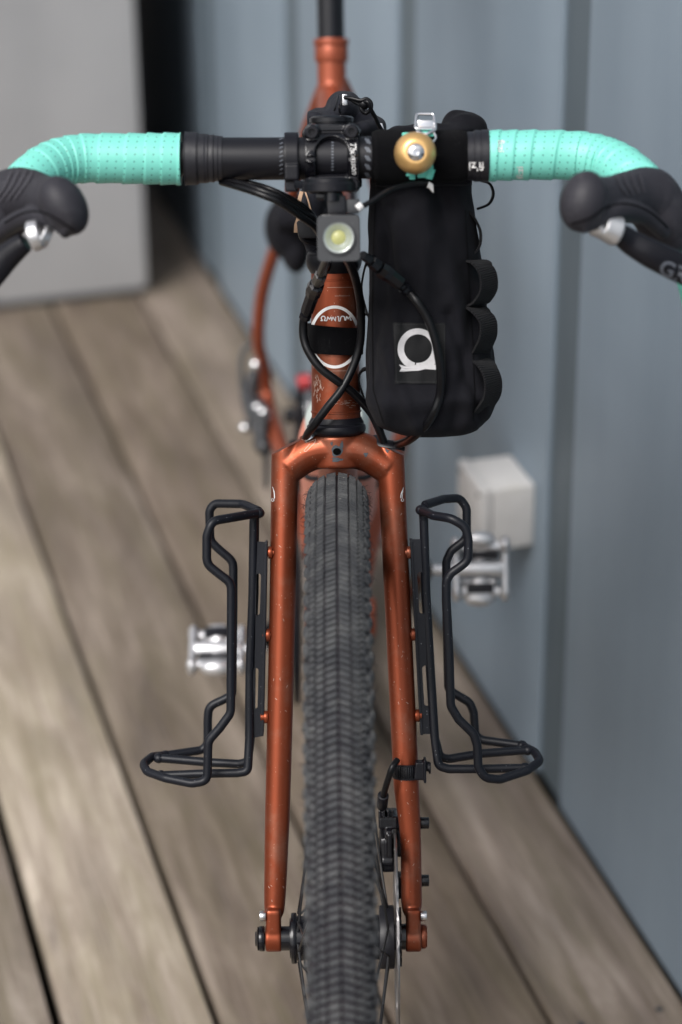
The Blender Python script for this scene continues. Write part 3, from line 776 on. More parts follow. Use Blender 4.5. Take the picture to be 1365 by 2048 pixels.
# --- bottle cages
def cage(side):
    c = empty('bottle_cage'); c.parent = bike
    FO, RO_ = .060, -.010
    if side < 0:
        front = [(518, 1026, .026), (460, 1036, .05), (424, 1042, FO), (414, 1072, FO), (414, 1128, FO), (440, 1149, FO), (463, 1166, FO), (463, 1200, FO), (462, 1426, FO), (440, 1456, FO), (417, 1482, FO), (416, 1520, FO), (415, 1562, FO), (384, 1567, FO), (330, 1556, .052), (294, 1543, .040), (287, 1528, .028), (305, 1513, .012), (331, 1511, .0), (405, 1500, RO_), (416, 1488, RO_), (416, 1440, RO_), (418, 1413, RO_), (450, 1398, RO_), (465, 1390, RO_), (467, 1200, RO_), (467, 1123, RO_), (440, 1100, RO_), (421, 1082, RO_), (419, 1020, RO_), (430, 1007, RO_), (486, 1008, 0), (518, 1022, .022)]
        rails = [[(515, 1026, .024), (508, 1038, .022), (506, 1186, .024), (500, 1347, .028), (499, 1480, .036), (496, 1543, .040), (475, 1546, .040), (421, 1547, .040), (322, 1551, .036)],
                 [(510, 1030, .018), (509, 1186, .014), (503, 1347, .018), (502, 1470, .024), (496, 1524, .028), (478, 1528, .026), (421, 1525, .022), (318, 1516, .016)]]
        plate = [(515.5, 1083), (535.5, 1085), (527.5, 1473), (510, 1473), (507.5, 1477), (508, 1476)]
        plate = [(514, 1083), (535.5, 1085), (527.5, 1472), (507.5, 1476)]
        slots = [((517.5, 1152), (515, 1226), 5), ((512.5, 1341), (510.5, 1413), 5)]
    else:
        front = [(843, 1020, .026), (866, 1031, .045), (904, 1037, FO), (932, 1054, FO), (937, 1080, FO), (937, 1122, FO), (903, 1146, FO), (893, 1160, FO), (893, 1200, FO), (899, 1310, FO), (902, 1412, FO), (918, 1439, FO), (948, 1468, FO), (955, 1491, FO), (957, 1535, FO), (970, 1556, FO), (1000, 1559, .055), (1055, 1541, .044), (1081, 1522, .030), (1070, 1504, .014), (1044, 1491, .0), (963, 1480, RO_), (951, 1470, RO_), (948, 1425, RO_), (940, 1405, RO_), (911, 1388, RO_), (897, 1378, RO_), (893, 1200, RO_), (893, 1122, RO_), (903, 1101, RO_), (934, 1078, RO_), (934, 1016, RO_), (920, 996, RO_), (888, 998, 0), (850, 1010, .022)]
        rails = [[(846, 1016, .024), (848, 1040, .022), (853, 1194, .024), (864, 1379, .030), (870, 1476, .036), (877, 1532, .040), (898, 1538, .040), (960, 1538, .040), (1050, 1536, .036)],
                 [(848, 1030, .016), (852, 1194, .014), (863, 1379, .018), (870, 1476, .024), (880, 1514, .026), (898, 1518, .024), (963, 1507, .018), (1056, 1500, .010)]]
        plate = [(820, 1079), (843, 1079), (864, 1468), (841, 1468)]
        slots = [((841, 1150), (845, 1222), 6), ((851, 1337), (855, 1407), 6)]
    b = NB(); rr = .0036
    tube(b, fillet(SS(front), .011, 5), rr, 12); obj('cage_loop', b, M['rod'], c)
    for r_ in rails:
        b = NB(); tube(b, fillet(SS(r_), .010, 5), rr, 12); obj('cage_rail', b, M['rod'], c)
    for p in (front[0], rails[0][-1], rails[1][-1], front[18 if side < 0 else 20]):
        b = NB(); ell(b, S(*p), .0048, .0048, .0042, nu=14, nv=8); obj('weld', b, M['rod'], c)
    # slotted back plate: flat web with a folded flange on the fork side
    def sl(a, b_, w):
        (x0, y0), (x1, y1) = a, b_; pts = [(x0+w*math.cos(t), y0-w*math.sin(t)) for t in [PI*i/6 for i in range(7)]]
        pts += [(x1-w*math.cos(t), y1+w*math.sin(t)) for t in [PI*i/6 for i in range(7)]]
        return pts
    q = fill2d([plate]+[sl(*s) for s in slots], 0)
    xform(q, lambda v: S(v.x, v.y, .024+(v.y-1080)/390*.010))
    ret = bmesh.ops.extrude_face_region(q, geom=list(q.faces))
    for v in [e for e in ret['geom'] if isinstance(e, bmesh.types.BMVert)]: v.co += B*.0022
    fl = (536, 528) if side < 0 else (820, 841)
    p1 = S(fl[0], plate[0][1]+2, .024); p2 = S(fl[1], 1470, .034); sgx = -1 if side < 0 else 1
    dd = (p2-p1).normalized(); mid = (p1+p2)/2
    box(q, mid+X*(sgx*.0012)+B*.006, .0022, .014, (p2-p1).length, X=X, Y=B, Z=dd, bev=.0006)
    obj('slotted_plate', q, M['rod'], c, smooth=False)
    return c
cage(-1); cage(1)

# --- stem and faceplate
BO = .100
BC = S(664.5, 317, BO)                      # bar centre at the stem
barS = (BC-P0).dot(A)
st = NB()
c0 = axp(barS-.004, BC.x*.6)
cyl(st, c0-A*.020, c0+A*.022, .0185, 36, bev=.002)
def shell(bm, c, r1, r2, xw, a0, a1, hole=None, nx=60, na=60, taper=None):
    cells = set(); 
    def pt(i, j, r):
        x = -xw+2*xw*i/nx; a = a0+(a1-a0)*j/na
        return c + X*x - B*(r*math.cos(a)) + A*(r*math.sin(a))
    vv = {}
    def V_(i, j, k):
        if (i, j, k) not in vv: vv[(i, j, k)] = bm.verts.new(pt(i, j, (r1, r2)[k]))
        return vv[(i, j, k)]
    ins = lambda i, j: 0 <= i < nx and 0 <= j < na and not (hole and hole(-xw+2*xw*(i+.5)/nx, a0+(a1-a0)*(j+.5)/na))
    for i in range(nx):
        for j in range(na):
            if not ins(i, j): continue
            for k in (0, 1): bm.faces.new((V_(i, j, k), V_(i+1, j, k), V_(i+1, j+1, k), V_(i, j+1, k)))
            for (di, dj, e0, e1) in ((-1, 0, (0, 0), (0, 1)), (1, 0, (1, 0), (1, 1)), (0, -1, (0, 0), (1, 0)), (0, 1, (0, 1), (1, 1))):
                if not ins(i+di, j+dj): bm.faces.new((V_(i+e0[0], j+e0[1], 0), V_(i+e1[0], j+e1[1], 0), V_(i+e1[0], j+e1[1], 1), V_(i+e0[0], j+e0[1], 1)))
shell(st, BC, .0166, .0215, .0225, R(95), R(265), nx=20)
tube(st, [c0-B*.012, BC+B*.030, BC+B*.020], [(.017, .0165), (.0185, .020), (.020, .0225)], 28, up=A)
for sg in (-1, 1):
    for z in (-.0195, .0195): cyl(st, BC+X*sg*.0148+A*z+B*.014, BC+X*sg*.0148+A*z-B*.002, .0068, 20)
stem = obj('stem', remesh(st, .0009, 4), M['black_gloss'], bike, sharp=60)
fp = NB()
def fhole(x, a):
    y = math.sin(a)*.0195
    return (abs(x) < .0125 and -.0135 < y < .004) or (x*x/(.0125**2)+((y-.004)/.0120)**2 < 1 and y >= .004)
shell(fp, BC, .0166, .0208, .0200, R(-72), R(72), fhole, 70, 90)
for sg in (-1, 1):
    for z in (-.0195, .0195):
        cyl(fp, BC+X*sg*.0148+A*z+B*.0005, BC+X*sg*.0148+A*z-B*.0160, .0068, 24, .0060, bev=.001)
        cyl(fp, BC+X*sg*.0155+A*z-B*.006, BC+X*sg*.0155-B*.0190, .0042, 16)
for z in (-.0225, .0225): box(fp, BC+A*z-B*.004, .030, .009, .005, Y=-B, Z=A, bev=.001)
face = obj('faceplate', remesh(fp, .00055, 3), M['black_gloss'], stem, sharp=60)
for sg in (-1, 1):
    for z in (-.0195, .0195):
        b = NB(); c = BC+X*sg*.0148+A*z-B*.0150
        lathe(b, c, -B, [(0, .0050), (.0035, .0050), (.0045, .0042), (.0045, .0027), (.0012, .0025), (.0012, .0001)], 24)
        obj('stem_bolt', b, M['black_satin'], stem, sharp=35)
b = NB(); tc_ = axp(sv(247, 665), BC.x*.85)
lathe(b, tc_, A, [(-.010, .0172), (-.001, .0172), (0, .0166), (.0006, .0166), (.0010, .0178), (.0042, .0178), (.0056, .0160), (.0060, .0150), (.0060, .0050), (.0045, .0045), (.0045, .0001)], 56)
obj('top_cap', b, M['black_gloss'], stem, sharp=30)
b = NB(); cyl(b, c0+A*.0222, tc_-A*.0102, .0165, 40)
obj('steerer_spacer', b, M['black_satin'], stem)
fT = bvh(face); sT = bvh(stem)
text_on('stem_lettering', 'Thomson', fT, 708.5, 318, 62, R(-86), M['white'], stem, shear=.3, bold=.012)

# --- handlebar, tape, hoods and levers
hb = NB()
lbar = [(664, 316.5, .10), (600, 317, .10), (520, 317.5, .10), (445, 317.5, .10), (300, 317.5, .10), (200, 316.5, .10), (160, 317.5, .102), (120, 325, .109), (82, 343, .122), (48, 374, .136), (14, 412, .144), (-22, 452, .144), (-52, 500, .138), (-70, 560, .13), (-86, 640, .11), (-94, 700, .07), (-98, 720, .0)]
rbar = [(664, 316.5, .10), (740, 315, .10), (850, 313, .10), (972, 311.5, .10), (1060, 310, .10), (1130, 310.5, .10), (1170, 313, .102), (1212, 323, .109), (1250, 342, .124), (1284, 372, .138), (1316, 412, .146), (1360, 440, .138), (1388, 480, .130), (1402, 560, .13), (1420, 640, .11), (1430, 700, .07), (1436, 720, .0)]
lb = catmull(SS(lbar), 14); rb = catmull(SS(rbar), 14)
tube(hb, (lb[::-1]+rb[1:]), [.0160 if abs(p.x-BC.x) < .10 else .0125 for p in (lb[::-1]+rb[1:])], 32)
bar = obj('handlebar', hb, M['bar'], bike); bT = bvh(bar)
def resample(pts, step):
    out = [pts[0]]; acc = 0
    for i in range(1, len(pts)):
        a, c = pts[i-1], pts[i]; L_ = (c-a).length; d = step-acc
        while d <= L_: out.append(a+(c-a)*(d/L_)); d += step
        acc = (acc+L_) % step if L_ >= (step-acc) else acc+L_
    return out
def tape(path, start_u, r0_, r1_, sg):
    pts = [p for p in path if (p.x-S(start_u, 315, .1).x)*sg > 0]
    pts = resample(pts, .0007); n = len(pts); pitch = .0136
    rad = [r0_+(r1_-r0_)*min(1, i/190) for i in range(n)]
    def pf(arc, a, i):
        ph = (arc/pitch*(1+.10*math.sin(arc*70)) + .16*math.sin(a+.6)*sg + a/(2*PI)) % 1.0
        step = ph*.9 if ph < .94 else .9*(1-ph)/.06
        return 1 + .06*(step-.45) + .006*noise.noise(Vector((arc*160, math.cos(a)*2, math.sin(a)*2)))
    b = NB(); tube(b, pts, rad, 72, prof=pf, uv=True)
    o = obj('bar_tape', b, M['tape'], bike, sharp=70)
    return o
tl = tape(lb, 374, .0196, .0176, -1); tr_ = tape(rb, 972, .0192, .0176, 1)
tT = bvh(tr_)
for (u, v) in ((1003, 292), (1040, 345)): text_on('tape_print', 'fi:zi', tT, u, v, 24, R(-90 if u < 1010 else 90), M['white'], tr_, bold=.01)
def ringseq(name, u0, u1, rads, mt, path, sg, uvs=False):
    x0, x1 = sorted((S(u0, 316, .1).x, S(u1, 316, .1).x)); pts = [p for p in path if x0 <= p.x <= x1]
    pts = [S(u0, 317.0 if sg < 0 else 312, .1)]+[Vector((x0+(x1-x0)*k/60, 0, 0)) for k in range(1, 60)]+[S(u1, 317.0 if sg < 0 else 312, .1)]
    a_, b_ = pts[0], pts[-1]; pts = [a_+(b_-a_)*(k/60) for k in range(61)]
    rad = []
    for k in range(61):
        t = k/60; r = rads[-1][1]
        for (t0_, r_) in rads:
            if t >= t0_: r = r_
        rad.append(r)
    b = NB(); tube(b, pts, rad, 48); return obj(name, b, mt, bike, sharp=35)
ringseq('finishing_tape', 371, 446, [(0, .0204), (.03, .0199), (.32, .0194), (.36, .0186), (.55, .0183), (.62, .0177), (.70, .0180), (.78, .0172), (.9, .0168)], M['finish'], lb, -1)
fr_ = ringseq('finishing_tape', 934, 977, [(0, .0182), (.3, .0188), (.34, .0193), (.6, .0190), (.66, .0196), (.95, .0199)], M['finish'], rb, 1)
# rubber strips and graphics on the bare bar
gl = []
for k in range(9): gl.append([(559+(k % 2)*1, 280+k*8.5), (566, 277+k*8.5)])
strokes_on('bar_graphic', gl, bT, 2.2, M['grey_print'], bar)
strokes_on('bar_graphic', [[(735, 278+k*17), (741, 288+k*17)] for k in range(5)]+[[(731, 277+k*17), (737, 287+k*17)] for k in range(5)], bT, 4.5, M['grey_print'], bar)
strokes_on('bar_graphic', [[(665.5, 284+k*6), (665.5, 287+k*6)] for k in range(10)], bT, 4.5, M['grey_print'], bar)

def hood(sg):
    h = NB()
    if sg > 0:
        ch = [(1338, 468, .158, .0165), (1326, 436, .162, .0205), (1300, 396, .166, .0222), (1262, 394, .182, .0190), (1226, 400, .205, .0172), (1196, 402, .225, .0172), (1172, 402, .240, .0170)]
        hc_ = S(1168, 403, .246); tilt = .10
        lip = [(1160, 452, .252), (1190, 440, .246), (1235, 420, .232), (1285, 428, .210), (1330, 466, .188)]
    else:
        ch = [(-30, 470, .150, .0165), (-8, 440, .162, .0215), (26, 398, .166, .0222), (58, 392, .182, .0195), (88, 398, .205, .0165), (108, 404, .225, .0168), (126, 408, .240, .0170)]
        hc_ = S(128, 411, .246); tilt = -.25
        lip = [(140, 466, .252), (112, 440, .246), (70, 432, .232), (28, 446, .210), (-20, 482, .188)]
    P_, R_ = catmull([S(*c[:3]) for c in ch], 8, rad=[c[3] for c in ch])
    tube(h, P_, R_, 28)
    ell(h, P_[0], R_[0], R_[0], R_[0])
    ell(h, hc_, .0168, .0185, .0215, Y=-B, Z=(A+X*tilt).normalized())
    ell(h, P_[16], .0222, .0222, .0222)
    tube(h, catmull(SS(lip), 8), [.0058+.0016*math.sin(PI*k/32) for k in range(33)], 16)
    b = remesh(h, .0010, 7, .5)
    o = obj('brake_hood', b, M['rubber'], bike, sharp=80); t = bvh(o)
    M_rid = M['rubber']
    lines = []
    if sg > 0: lines = [[(1233+k*15, 352-k*2), (1240+k*15, 372), (1255+k*11, 392-k*2)] for k in range(4)]
    else: lines = [[(58-k*15+12, 338+k*2), (48-k*15+8, 366+k*3), (32-k*14, 398+k*2)] for k in range(4)]
    strokes_on('grip_ridge', lines, t, 4, M['grip'], o, off=.0009, step=3)
    seam = [(1142, 448), (1180, 436), (1214, 414), (1256, 408), (1300, 424), (1336, 456)] if sg > 0 else [(150, 462), (118, 440), (84, 424), (48, 426), (10, 446)]
    sm = catmull([Vector((a_, b_, 0)) for a_, b_ in seam], 6); strokes_on('crease_shade_line', [[(p.x, p.y) for p in sm]], t, 3.0, M['hole'], o, off=.0003)  # hood crease drawn as a black stroke, its shade put into the colour
    # lever
    L = NB()
    if sg > 0:
        pts = SS([(1222, 458, .234), (1240, 468, .234), (1262, 484, .23), (1300, 506, .23), (1345, 528, .225), (1400, 556, .215), (1440, 600, .20), (1455, 660, .18), (1462, 720, .17)])
        rad = [18, 22, 26, 29, 31, 31, 27, 22, 12]
    else:
        pts = SS([(52, 484, .234), (30, 500, .232), (8, 520, .23), (-25, 556, .228), (-70, 600, .22), (-90, 660, .19), (-98, 720, .17)])
        rad = [20, 25, 28, 31, 30, 24, 14]
    P_, R_ = catmull(pts, 6, rad=[px2m(r)*.87 for r in rad])
    tube(L, P_, [(r, .0075) for r in R_], 20, up=(A+X*(.5*sg)).normalized())
    Lo = obj('brake_lever', remesh(L, .0012, 4), M['black_satin'], bike, sharp=80)
    if sg > 0: text_on('lever_lettering', 'GRX', bvh(Lo), 1363, 548, 88, R(-20), M['grey_print'], Lo, bold=.02)
    b = NB()
    if sg > 0:
        cyl(b, S(1178, 454, .240), S(1204, 452, .240), .0062, 20, .0092, bev=.001); cyl(b, S(1204, 452, .240), S(1236, 464, .236), .0092, 20, .0108, bev=.001)
    else:
        cyl(b, S(102, 476, .240), S(84, 468, .241), .0068, 20, .0098, bev=.001); cyl(b, S(84, 467, .241), S(62, 474, .240), .0105, 20, .0112, bev=.001)
    obj('lever_pivot', remesh(b, .0007, 2), M['pedal'], Lo, sharp=60)
    return o
hood(1); hood(-1)

# --- computer mount, front lamp
mt_ = NB()
cB = S(584, 317, .10)
shell(mt_, cB, .0163, .0196, .0052, R(-180), R(179.9), nx=6, na=72)
box(mt_, cB-B*.019-A*.016, .0100, .012, .018, Y=-B, Z=A, bev=.0015)
box(mt_, S(584, 345, .122), .0110, .014, .012, Y=-B, Z=A, bev=.0015)
mt_bm = remesh(mt_, .0006, 2)
mount = obj('mount_clamp', mt_bm, M['black_satin'], bike, sharp=50)
b = NB(); MU = (A*.94 - B*.0).normalized()
pc = S(659, 371, .150)
lathe(b, pc-A*.0045, A, [(0, .0185), (.0005, .0195), (.0060, .0195), (.0066, .0188), (.0066, .0178), (.0095, .0176), (.0100, .0168), (.0100, .0001)], 56)
box(b, (pc+S(584, 367, .124))/2+B*.004-A*.0005, .034, .020, .006, X=(pc-S(584, 367, .124)).normalized(), Y=B, Z=A, bev=.0015)
obj('mount_plate', b, M['black_satin'], bike, sharp=30)
b = NB(); box(b, S(660, 392, .148), .020, .020, .006, Y=-B, Z=A, bev=.002); box(b, S(674, 415, .150), .014, .022, .018, Y=-B, Z=A, bev=.002)
box(b, S(676, 436, .155), .024, .024, .006, Y=-B, Z=A, bev=.002)
cyl(b, S(664, 385, .160), S(664, 402, .160), .006, 16)
obj('lamp_bracket', b, M['black_gloss'], bike)
lc = S(677.5, 476, .168)
b = NB(); box(b, lc+B*.0075, .0305, .027, .0325, Y=-B, Z=A, bev=.0030, seg=3)
sq = []
for (x, y, a0_) in ((.0118, .0128, 0), (-.0118, .0128, PI/2), (-.0118, -.0128, PI), (.0118, -.0128, 1.5*PI)): sq += [(x+.0036*math.cos(a0_+PI/2*k/5), y+.0036*math.sin(a0_+PI/2*k/5)) for k in range(6)]
q_ = fill2d([sq, circ(.0112, 40, 0, .0006)], .0034); xform(q_, lambda c: lc-B*(.0095+c.z)+X*c.x+A*c.y)
me_ = bpy.data.meshes.new('t'); q_.to_mesh(me_); q_.free(); b.from_mesh(me_); bpy.data.meshes.remove(me_)
lamp = obj('front_lamp', b, M['grey_plastic'], bike, sharp=50)
b = NB(); fc = lc-B*.0131
lathe(b, fc+A*.0006, -B, [(0, .0113), (.0010, .0113), (.0012, .0106), (.0006, .0098), (-.0015, .0085), (-.0045, .0055), (-.0055, .0035), (-.0055, .0001)], 48, cap=False)
obj('reflector', b, M['lens'], lamp, sharp=60)
b = NB(); lathe(b, fc+A*.0006+B*.0053, -B, [(0, .0052), (.001, .0052), (.0020, .0036), (.0026, .0001)], 24); obj('led', b, M['led'], lamp)
b = NB(); lathe(b, fc+A*.0006-B*.0004, -B, [(0, .0116), (.0010, .0122), (.0018, .0122), (.0018, .0110), (.0002, .0110)], 48, cap=False); obj('lamp_bezel', b, M['grey_plastic'], lamp, sharp=30)

# --- bell on the bar strap
bell = empty('bell'); bell.parent = bike
bc = S(832, 305, .150)
bd = (-B*.985 + A*.03 + X*.02).normalized()
b = NB(); rb_ = .01560
lathe(b, bc, bd, [(-.014, rb_*.90), (-.0125, rb_*.985), (-.010, rb_), (-.006, rb_*.985), (-.002, rb_*.92), (.0015, rb_*.78), (.0038, rb_*.58), (.0043, rb_*.46), (.0040, rb_*.40), (.0038, .001)], 64)
obj('bell_dome', b, M['brass'], bell, sharp=70)
b = NB(); lathe(b, bc+bd*.0036, bd, [(0, .0062), (.0012, .0062), (.0022, .0050), (.0030, .0030), (.0030, .0020), (.0014, .0016), (.0014, .0001)], 32)
obj('bell_bolt', b, M['chrome'], bell, sharp=35)
b = NB(); cyl(b, bc-bd*.012, bc-bd*.030, .0055, 20); box(b, S(838, 315, .122), .016, .006, .018, Y=-B, Z=A, bev=.002)
obj('bell_mount', b, M['mint_rubber'], bell)
b = NB()
for pts in ([(822, 352, .130), (822, 340, .130)], [(862, 338, .128), (858, 358, .128)]): tube(b, SS(pts), [(.0035, .0012), (.0025, .0012)], 10)
rings = []
box(b, S(851, 342, .126), .0120, .003, .010, Y=-B, Z=A, bev=.001); box(b, S(825, 346, .126), .0045, .003, .010, Y=-B, Z=A, bev=.001)
box(b, S(856, 268, .122), .010, .004, .004, Y=-B, Z=A, bev=.001); box(b, S(815, 269, .122), .008, .004, .003, Y=-B, Z=A, bev=.001)
obj('rubber_band', b, M['mint_rubber'], bell)
b = NB(); tube(b, [S(856, 370, .128), S(862, 372, .128), S(867, 385, .126)], [(.0028, .0008), (.0022, .0008), (.0003, .0004)], 8)
obj('band_tail', b, M['white'], bell)
b = NB(); rp2 = fillet(SS([(834, 228, .112), (868, 228, .112), (872, 258, .120), (831, 258, .120)]), .002, 4, closed=True)
tube(b, rp2, .0012, 10, closed=True)
tube(b, catmull(SS([(834, 262, .122), (852, 268, .126), (872, 258, .124)]), 6), .0011, 8); tube(b, catmull(SS([(840, 262, .122), (828, 268, .124)]), 6), .0010, 8)
tube(b, catmull(SS([(866, 262, .124), (872, 275, .126), (866, 284, .128)]), 6), .0009, 8)
box(b, S(852, 249, .116), .0125, .0035, .0062, Y=-B, Z=A, bev=.001)
obj('wire_ring', b, M['chrome'], bell)

# --- cables
cable('gear_cable', [(443, 360, .10), (480, 366, .112), (520, 380, .125), (560, 396, .125), (600, 420, .11), (635, 446, .09), (650, 500, .04), (640, 560, -.02)], .0024)
cable('brake_hose', [(443, 364, .10), (478, 374, .116), (520, 388, .128), (560, 405, .128), (600, 432, .115), (636, 462, .09), (655, 520, .04), (650, 570, -.03)], .0027)
cable('gear_cable', [(446, 357, .10), (500, 366, .10), (545, 380, .11), (590, 402, .105), (625, 430, .09), (645, 480, .05), (655, 540, -.02)], .0021)
cable('switch_cable', [(722, 414, .155), (745, 402, .150), (780, 380, .140), (820, 369, .130), (860, 365, .124)], .0020)
b = NB(); p_ = SS([(724, 410, .156), (714, 418, .157)]); cyl(b, p_[0], p_[1], .0032, 14, bev=.0006); obj('cable_tip', b, M['white'], bike)
b = NB(); box(b, S(705, 412, .152), .010, .012, .010, Y=-B, Z=A, bev=.0015); obj('switch_box', b, M['grey_plastic'], bike)
# lamp lead on the left with its plug
cable('lamp_lead', [(655, 512, .150), (648, 530, .120), (640, 550, .085)], .0028)
cable('lamp_lead', [(611, 628, .036), (607, 648, .033), (608, 676, .032), (618, 704, .034), (640, 735, .036), (672, 760, .035), (700, 780, .030), (726, 806, .022), (745, 830, .018), (758, 858, .016), (768, 884, .012)], .0034)
def plug(pts, name='cable_plug'):
    b = NB(); P_ = SS([p[:3] for p in pts]); R_ = [p[3] for p in pts]
    tube(b, P_, R_, 8); return obj(name, b, M['black_gloss'], bike, smooth=False)
plug([(652, 524, .120, .0034), (643, 548, .090, .0038), (642.9, 548.5, .0895, .0050), (637, 562, .075, .0052), (636, 564, .073, .0040), (634.5, 569, .068, .0040), (634, 570, .067, .0062), (629, 578, .060, .0068), (626.5, 588, .055, .0062), (626, 589, .0545, .0056), (615, 620, .041, .0054), (614.5, 622, .040, .0040), (613, 627, .038, .0040), (612.5, 628, .0375, .0050), (609.5, 636, .035, .0048), (609, 637, .035, .0035)])
plug([(725, 510, .125, .0034), (740, 520, .118, .0038), (742, 521, .1175, .0052), (754, 531, .112, .0054), (755, 532, .112, .0042), (759, 535, .110, .0042), (760, 536, .110, .0064), (770, 543, .108, .0068), (780, 550, .106, .0060), (800, 566, .102, .0058), (801, 567, .101, .0042), (807, 573, .098, .0042), (808, 574, .098, .0052), (816, 582, .095, .0048), (817, 583, .095, .0035)])
cable('lamp_lead', [(812, 578, .092), (832, 600, .099), (853, 632, .099), (868, 670, .098), (877, 710, .096), (882, 750, .092), (880, 790, .086), (868, 825, .084), (848, 855, .074), (822, 878, .048), (802, 887, .024), (790, 890, .008)], .0034)
cable('lamp_lead', [(690, 512, .150), (700, 528, .120), (712, 560, .085), (720, 600, .055), (723, 640, .040), (720, 690, .033), (706, 735, .032), (684, 778, .034), (655, 815, .034), (632, 846, .030), (617, 866, .020), (612, 878, .012)], .0033)
b = NB(); lathe(b, S(618, 873, .012), (A*.8-X*.5).normalized(), [(-.002, .0062), (.001, .0062), (.002, .0045)], 20); obj('cable_port', b, M['silver'], bike)
b = NB(); tube(b, catmull(SS([(745, 876, .004), (765, 886, .01), (790, 890, .012), (806, 893, .01)]), 5), [(.0022, .006)]*16, 12); obj('port_grommet', b, M['plastic'], bike)

# --- cranks, pedals, chainring, bottle, rear parts
def pedal(c, yaw, tilt, name='pedal'):
    e = empty(name); e.parent = bike; e.location = c; e.rotation_euler = (tilt, 0, yaw); e.scale = (.9, .86, .9)
    b = NB(); cyl(b, (-.052, 0, 0), (.030, 0, 0), .0065, 16); cyl(b, (-.028, 0, 0), (.026, 0, 0), .0105, 20, bev=.002)
    obj('pedal_axle', b, M['pedal'], e)
    b = NB()
    for x in (-.026, .028): 
        box(b, (x, 0, 0), .008, .062, .018, bev=.004); ell(b, (x, .028, .004), .006, .010, .012); ell(b, (x, -.028, -.004), .006, .010, .012)
    box(b, (0, .026, .005), .046, .010, .012, bev=.003); box(b, (0, -.026, -.005), .046, .010, .012, bev=.003)
    for sg in (-1, 1):
        for x in (-.016, .016): cyl(b, (x, sg*.012, 0), (x*.5, sg*.030, sg*.006), .0045, 10)
        ell(b, (0, sg*.018, sg*.002), .012, .010, .008)
    ell(b, (0, .034, .008), .018, .010, .010); ell(b, (0, -.034, -.008), .018, .010, .010)
    obj('pedal_body', remesh(b, .0015, 3), M['pedal'], e)
    for sg in (-1, 1):
        b = NB(); cyl(b, (-.020, sg*.017, sg*.006), (.020, sg*.017, sg*.006), .0055, 12); box(b, (0, sg*.022, -sg*.002), .030, .012, .014, bev=.002)
        obj('pedal_spring', b, M['black_satin'], e)
    return e
pr_ = D(960, 1138, 2.385); pl_ = D(436, 1300, 2.40)
pedal(pr_, 0, R(62)); pedal(pl_, PI, R(-20))
cb = NB()
def crank(end, sg):
    b = NB(); hub = Vector((sg*.062, BB.y, BB.z)); e = Vector((sg*.085, end.y, end.z))
    tube(b, [hub, (hub+e)/2, e], [(.016, .0075), (.012, .0065), (.0125, .0075)], 18, up=(e-hub).cross(X).normalized()); cyl(b, hub-X*.010, hub+X*.006, .017, 24, bev=.001)
    obj('crank_arm', b, M['black_gloss'], bike)
    b = NB(); cyl(b, hub+X*sg*.006, hub+X*sg*.009, .014, 24, bev=.001); obj('crank_cap', b, M['silver'], bike)
crank(pr_, 1); crank(pl_, -1)
lo = [[((.084+(.004 if k % 2 else 0))*math.cos(2*PI*k/84), (.084+(.004 if k % 2 else 0))*math.sin(2*PI*k/84)) for k in range(84)]]
for k in range(4):
    a = PI/2*k+.3; lo.append([(r*math.cos(a+d), r*math.sin(a+d)) for r, d in ((.030, .1), (.068, .1), (.070, .6), (.068, 1.1), (.030, 1.1))])
q = fill2d(lo, .0012); xform(q, lambda c: Vector((-.047+c.z, BB.y+c.x, BB.z+c.y))); obj('chainring', q, M['black_gloss'], bike, smooth=False)
b = NB(); cp = []
for k in range(20): a = PI/2+PI*k/19; cp.append(Vector((-.047, BB.y+.087*math.cos(a), BB.z+.087*math.sin(a))))
cp += [Vector((-.047, RA.y-.02, RA.z-.12)), Vector((-.047, RA.y+.01, RA.z-.10)), Vector((-.047, RA.y+.015, RA.z-.04)), Vector((-.047, RA.y+.045, RA.z)), Vector((-.047, RA.y, RA.z+.042))]
tube(b, cp, [(.0035, .0042)]*len(cp), 8, closed=True, up=X); obj('chain', b, M['black_satin'], bike)
for k, (r, x) in enumerate(((.072, -.018), (.066, -.022), (.060, -.026), (.054, -.030), (.048, -.034), (.042, -.038), (.036, -.042), (.030, -.046))):
    lo = [[((r+(.003 if j % 2 else 0))*math.cos(2*PI*j/48), (r+(.003 if j % 2 else 0))*math.sin(2*PI*j/48)) for j in range(48)], circ(r*.6, 24)]
    q = fill2d(lo, .0009); xform(q, lambda c: Vector((x+c.z, RA.y+c.x, RA.z+c.y))); obj('sprocket', q, M['silver'] if k % 3 else M['black_gloss'], rw if False else bike, smooth=False)
b = NB(); cyl(b, RA-X*.066, RA+X*.066, .009, 18); cyl(b, RA-X*.03, RA+X*.03, .020, 24, bev=.003); obj('rear_hub', b, M['black_gloss'], bike)
b = NB(); cyl(b, RA-X*.016+Vector((0, 0, 0)), RA-X*.010, .048, 36, bev=.001); cyl(b, D(596, 768, 2.80), D(622, 762, 2.80), .010, 16); obj('hub_flange', b, M['red'], bike)
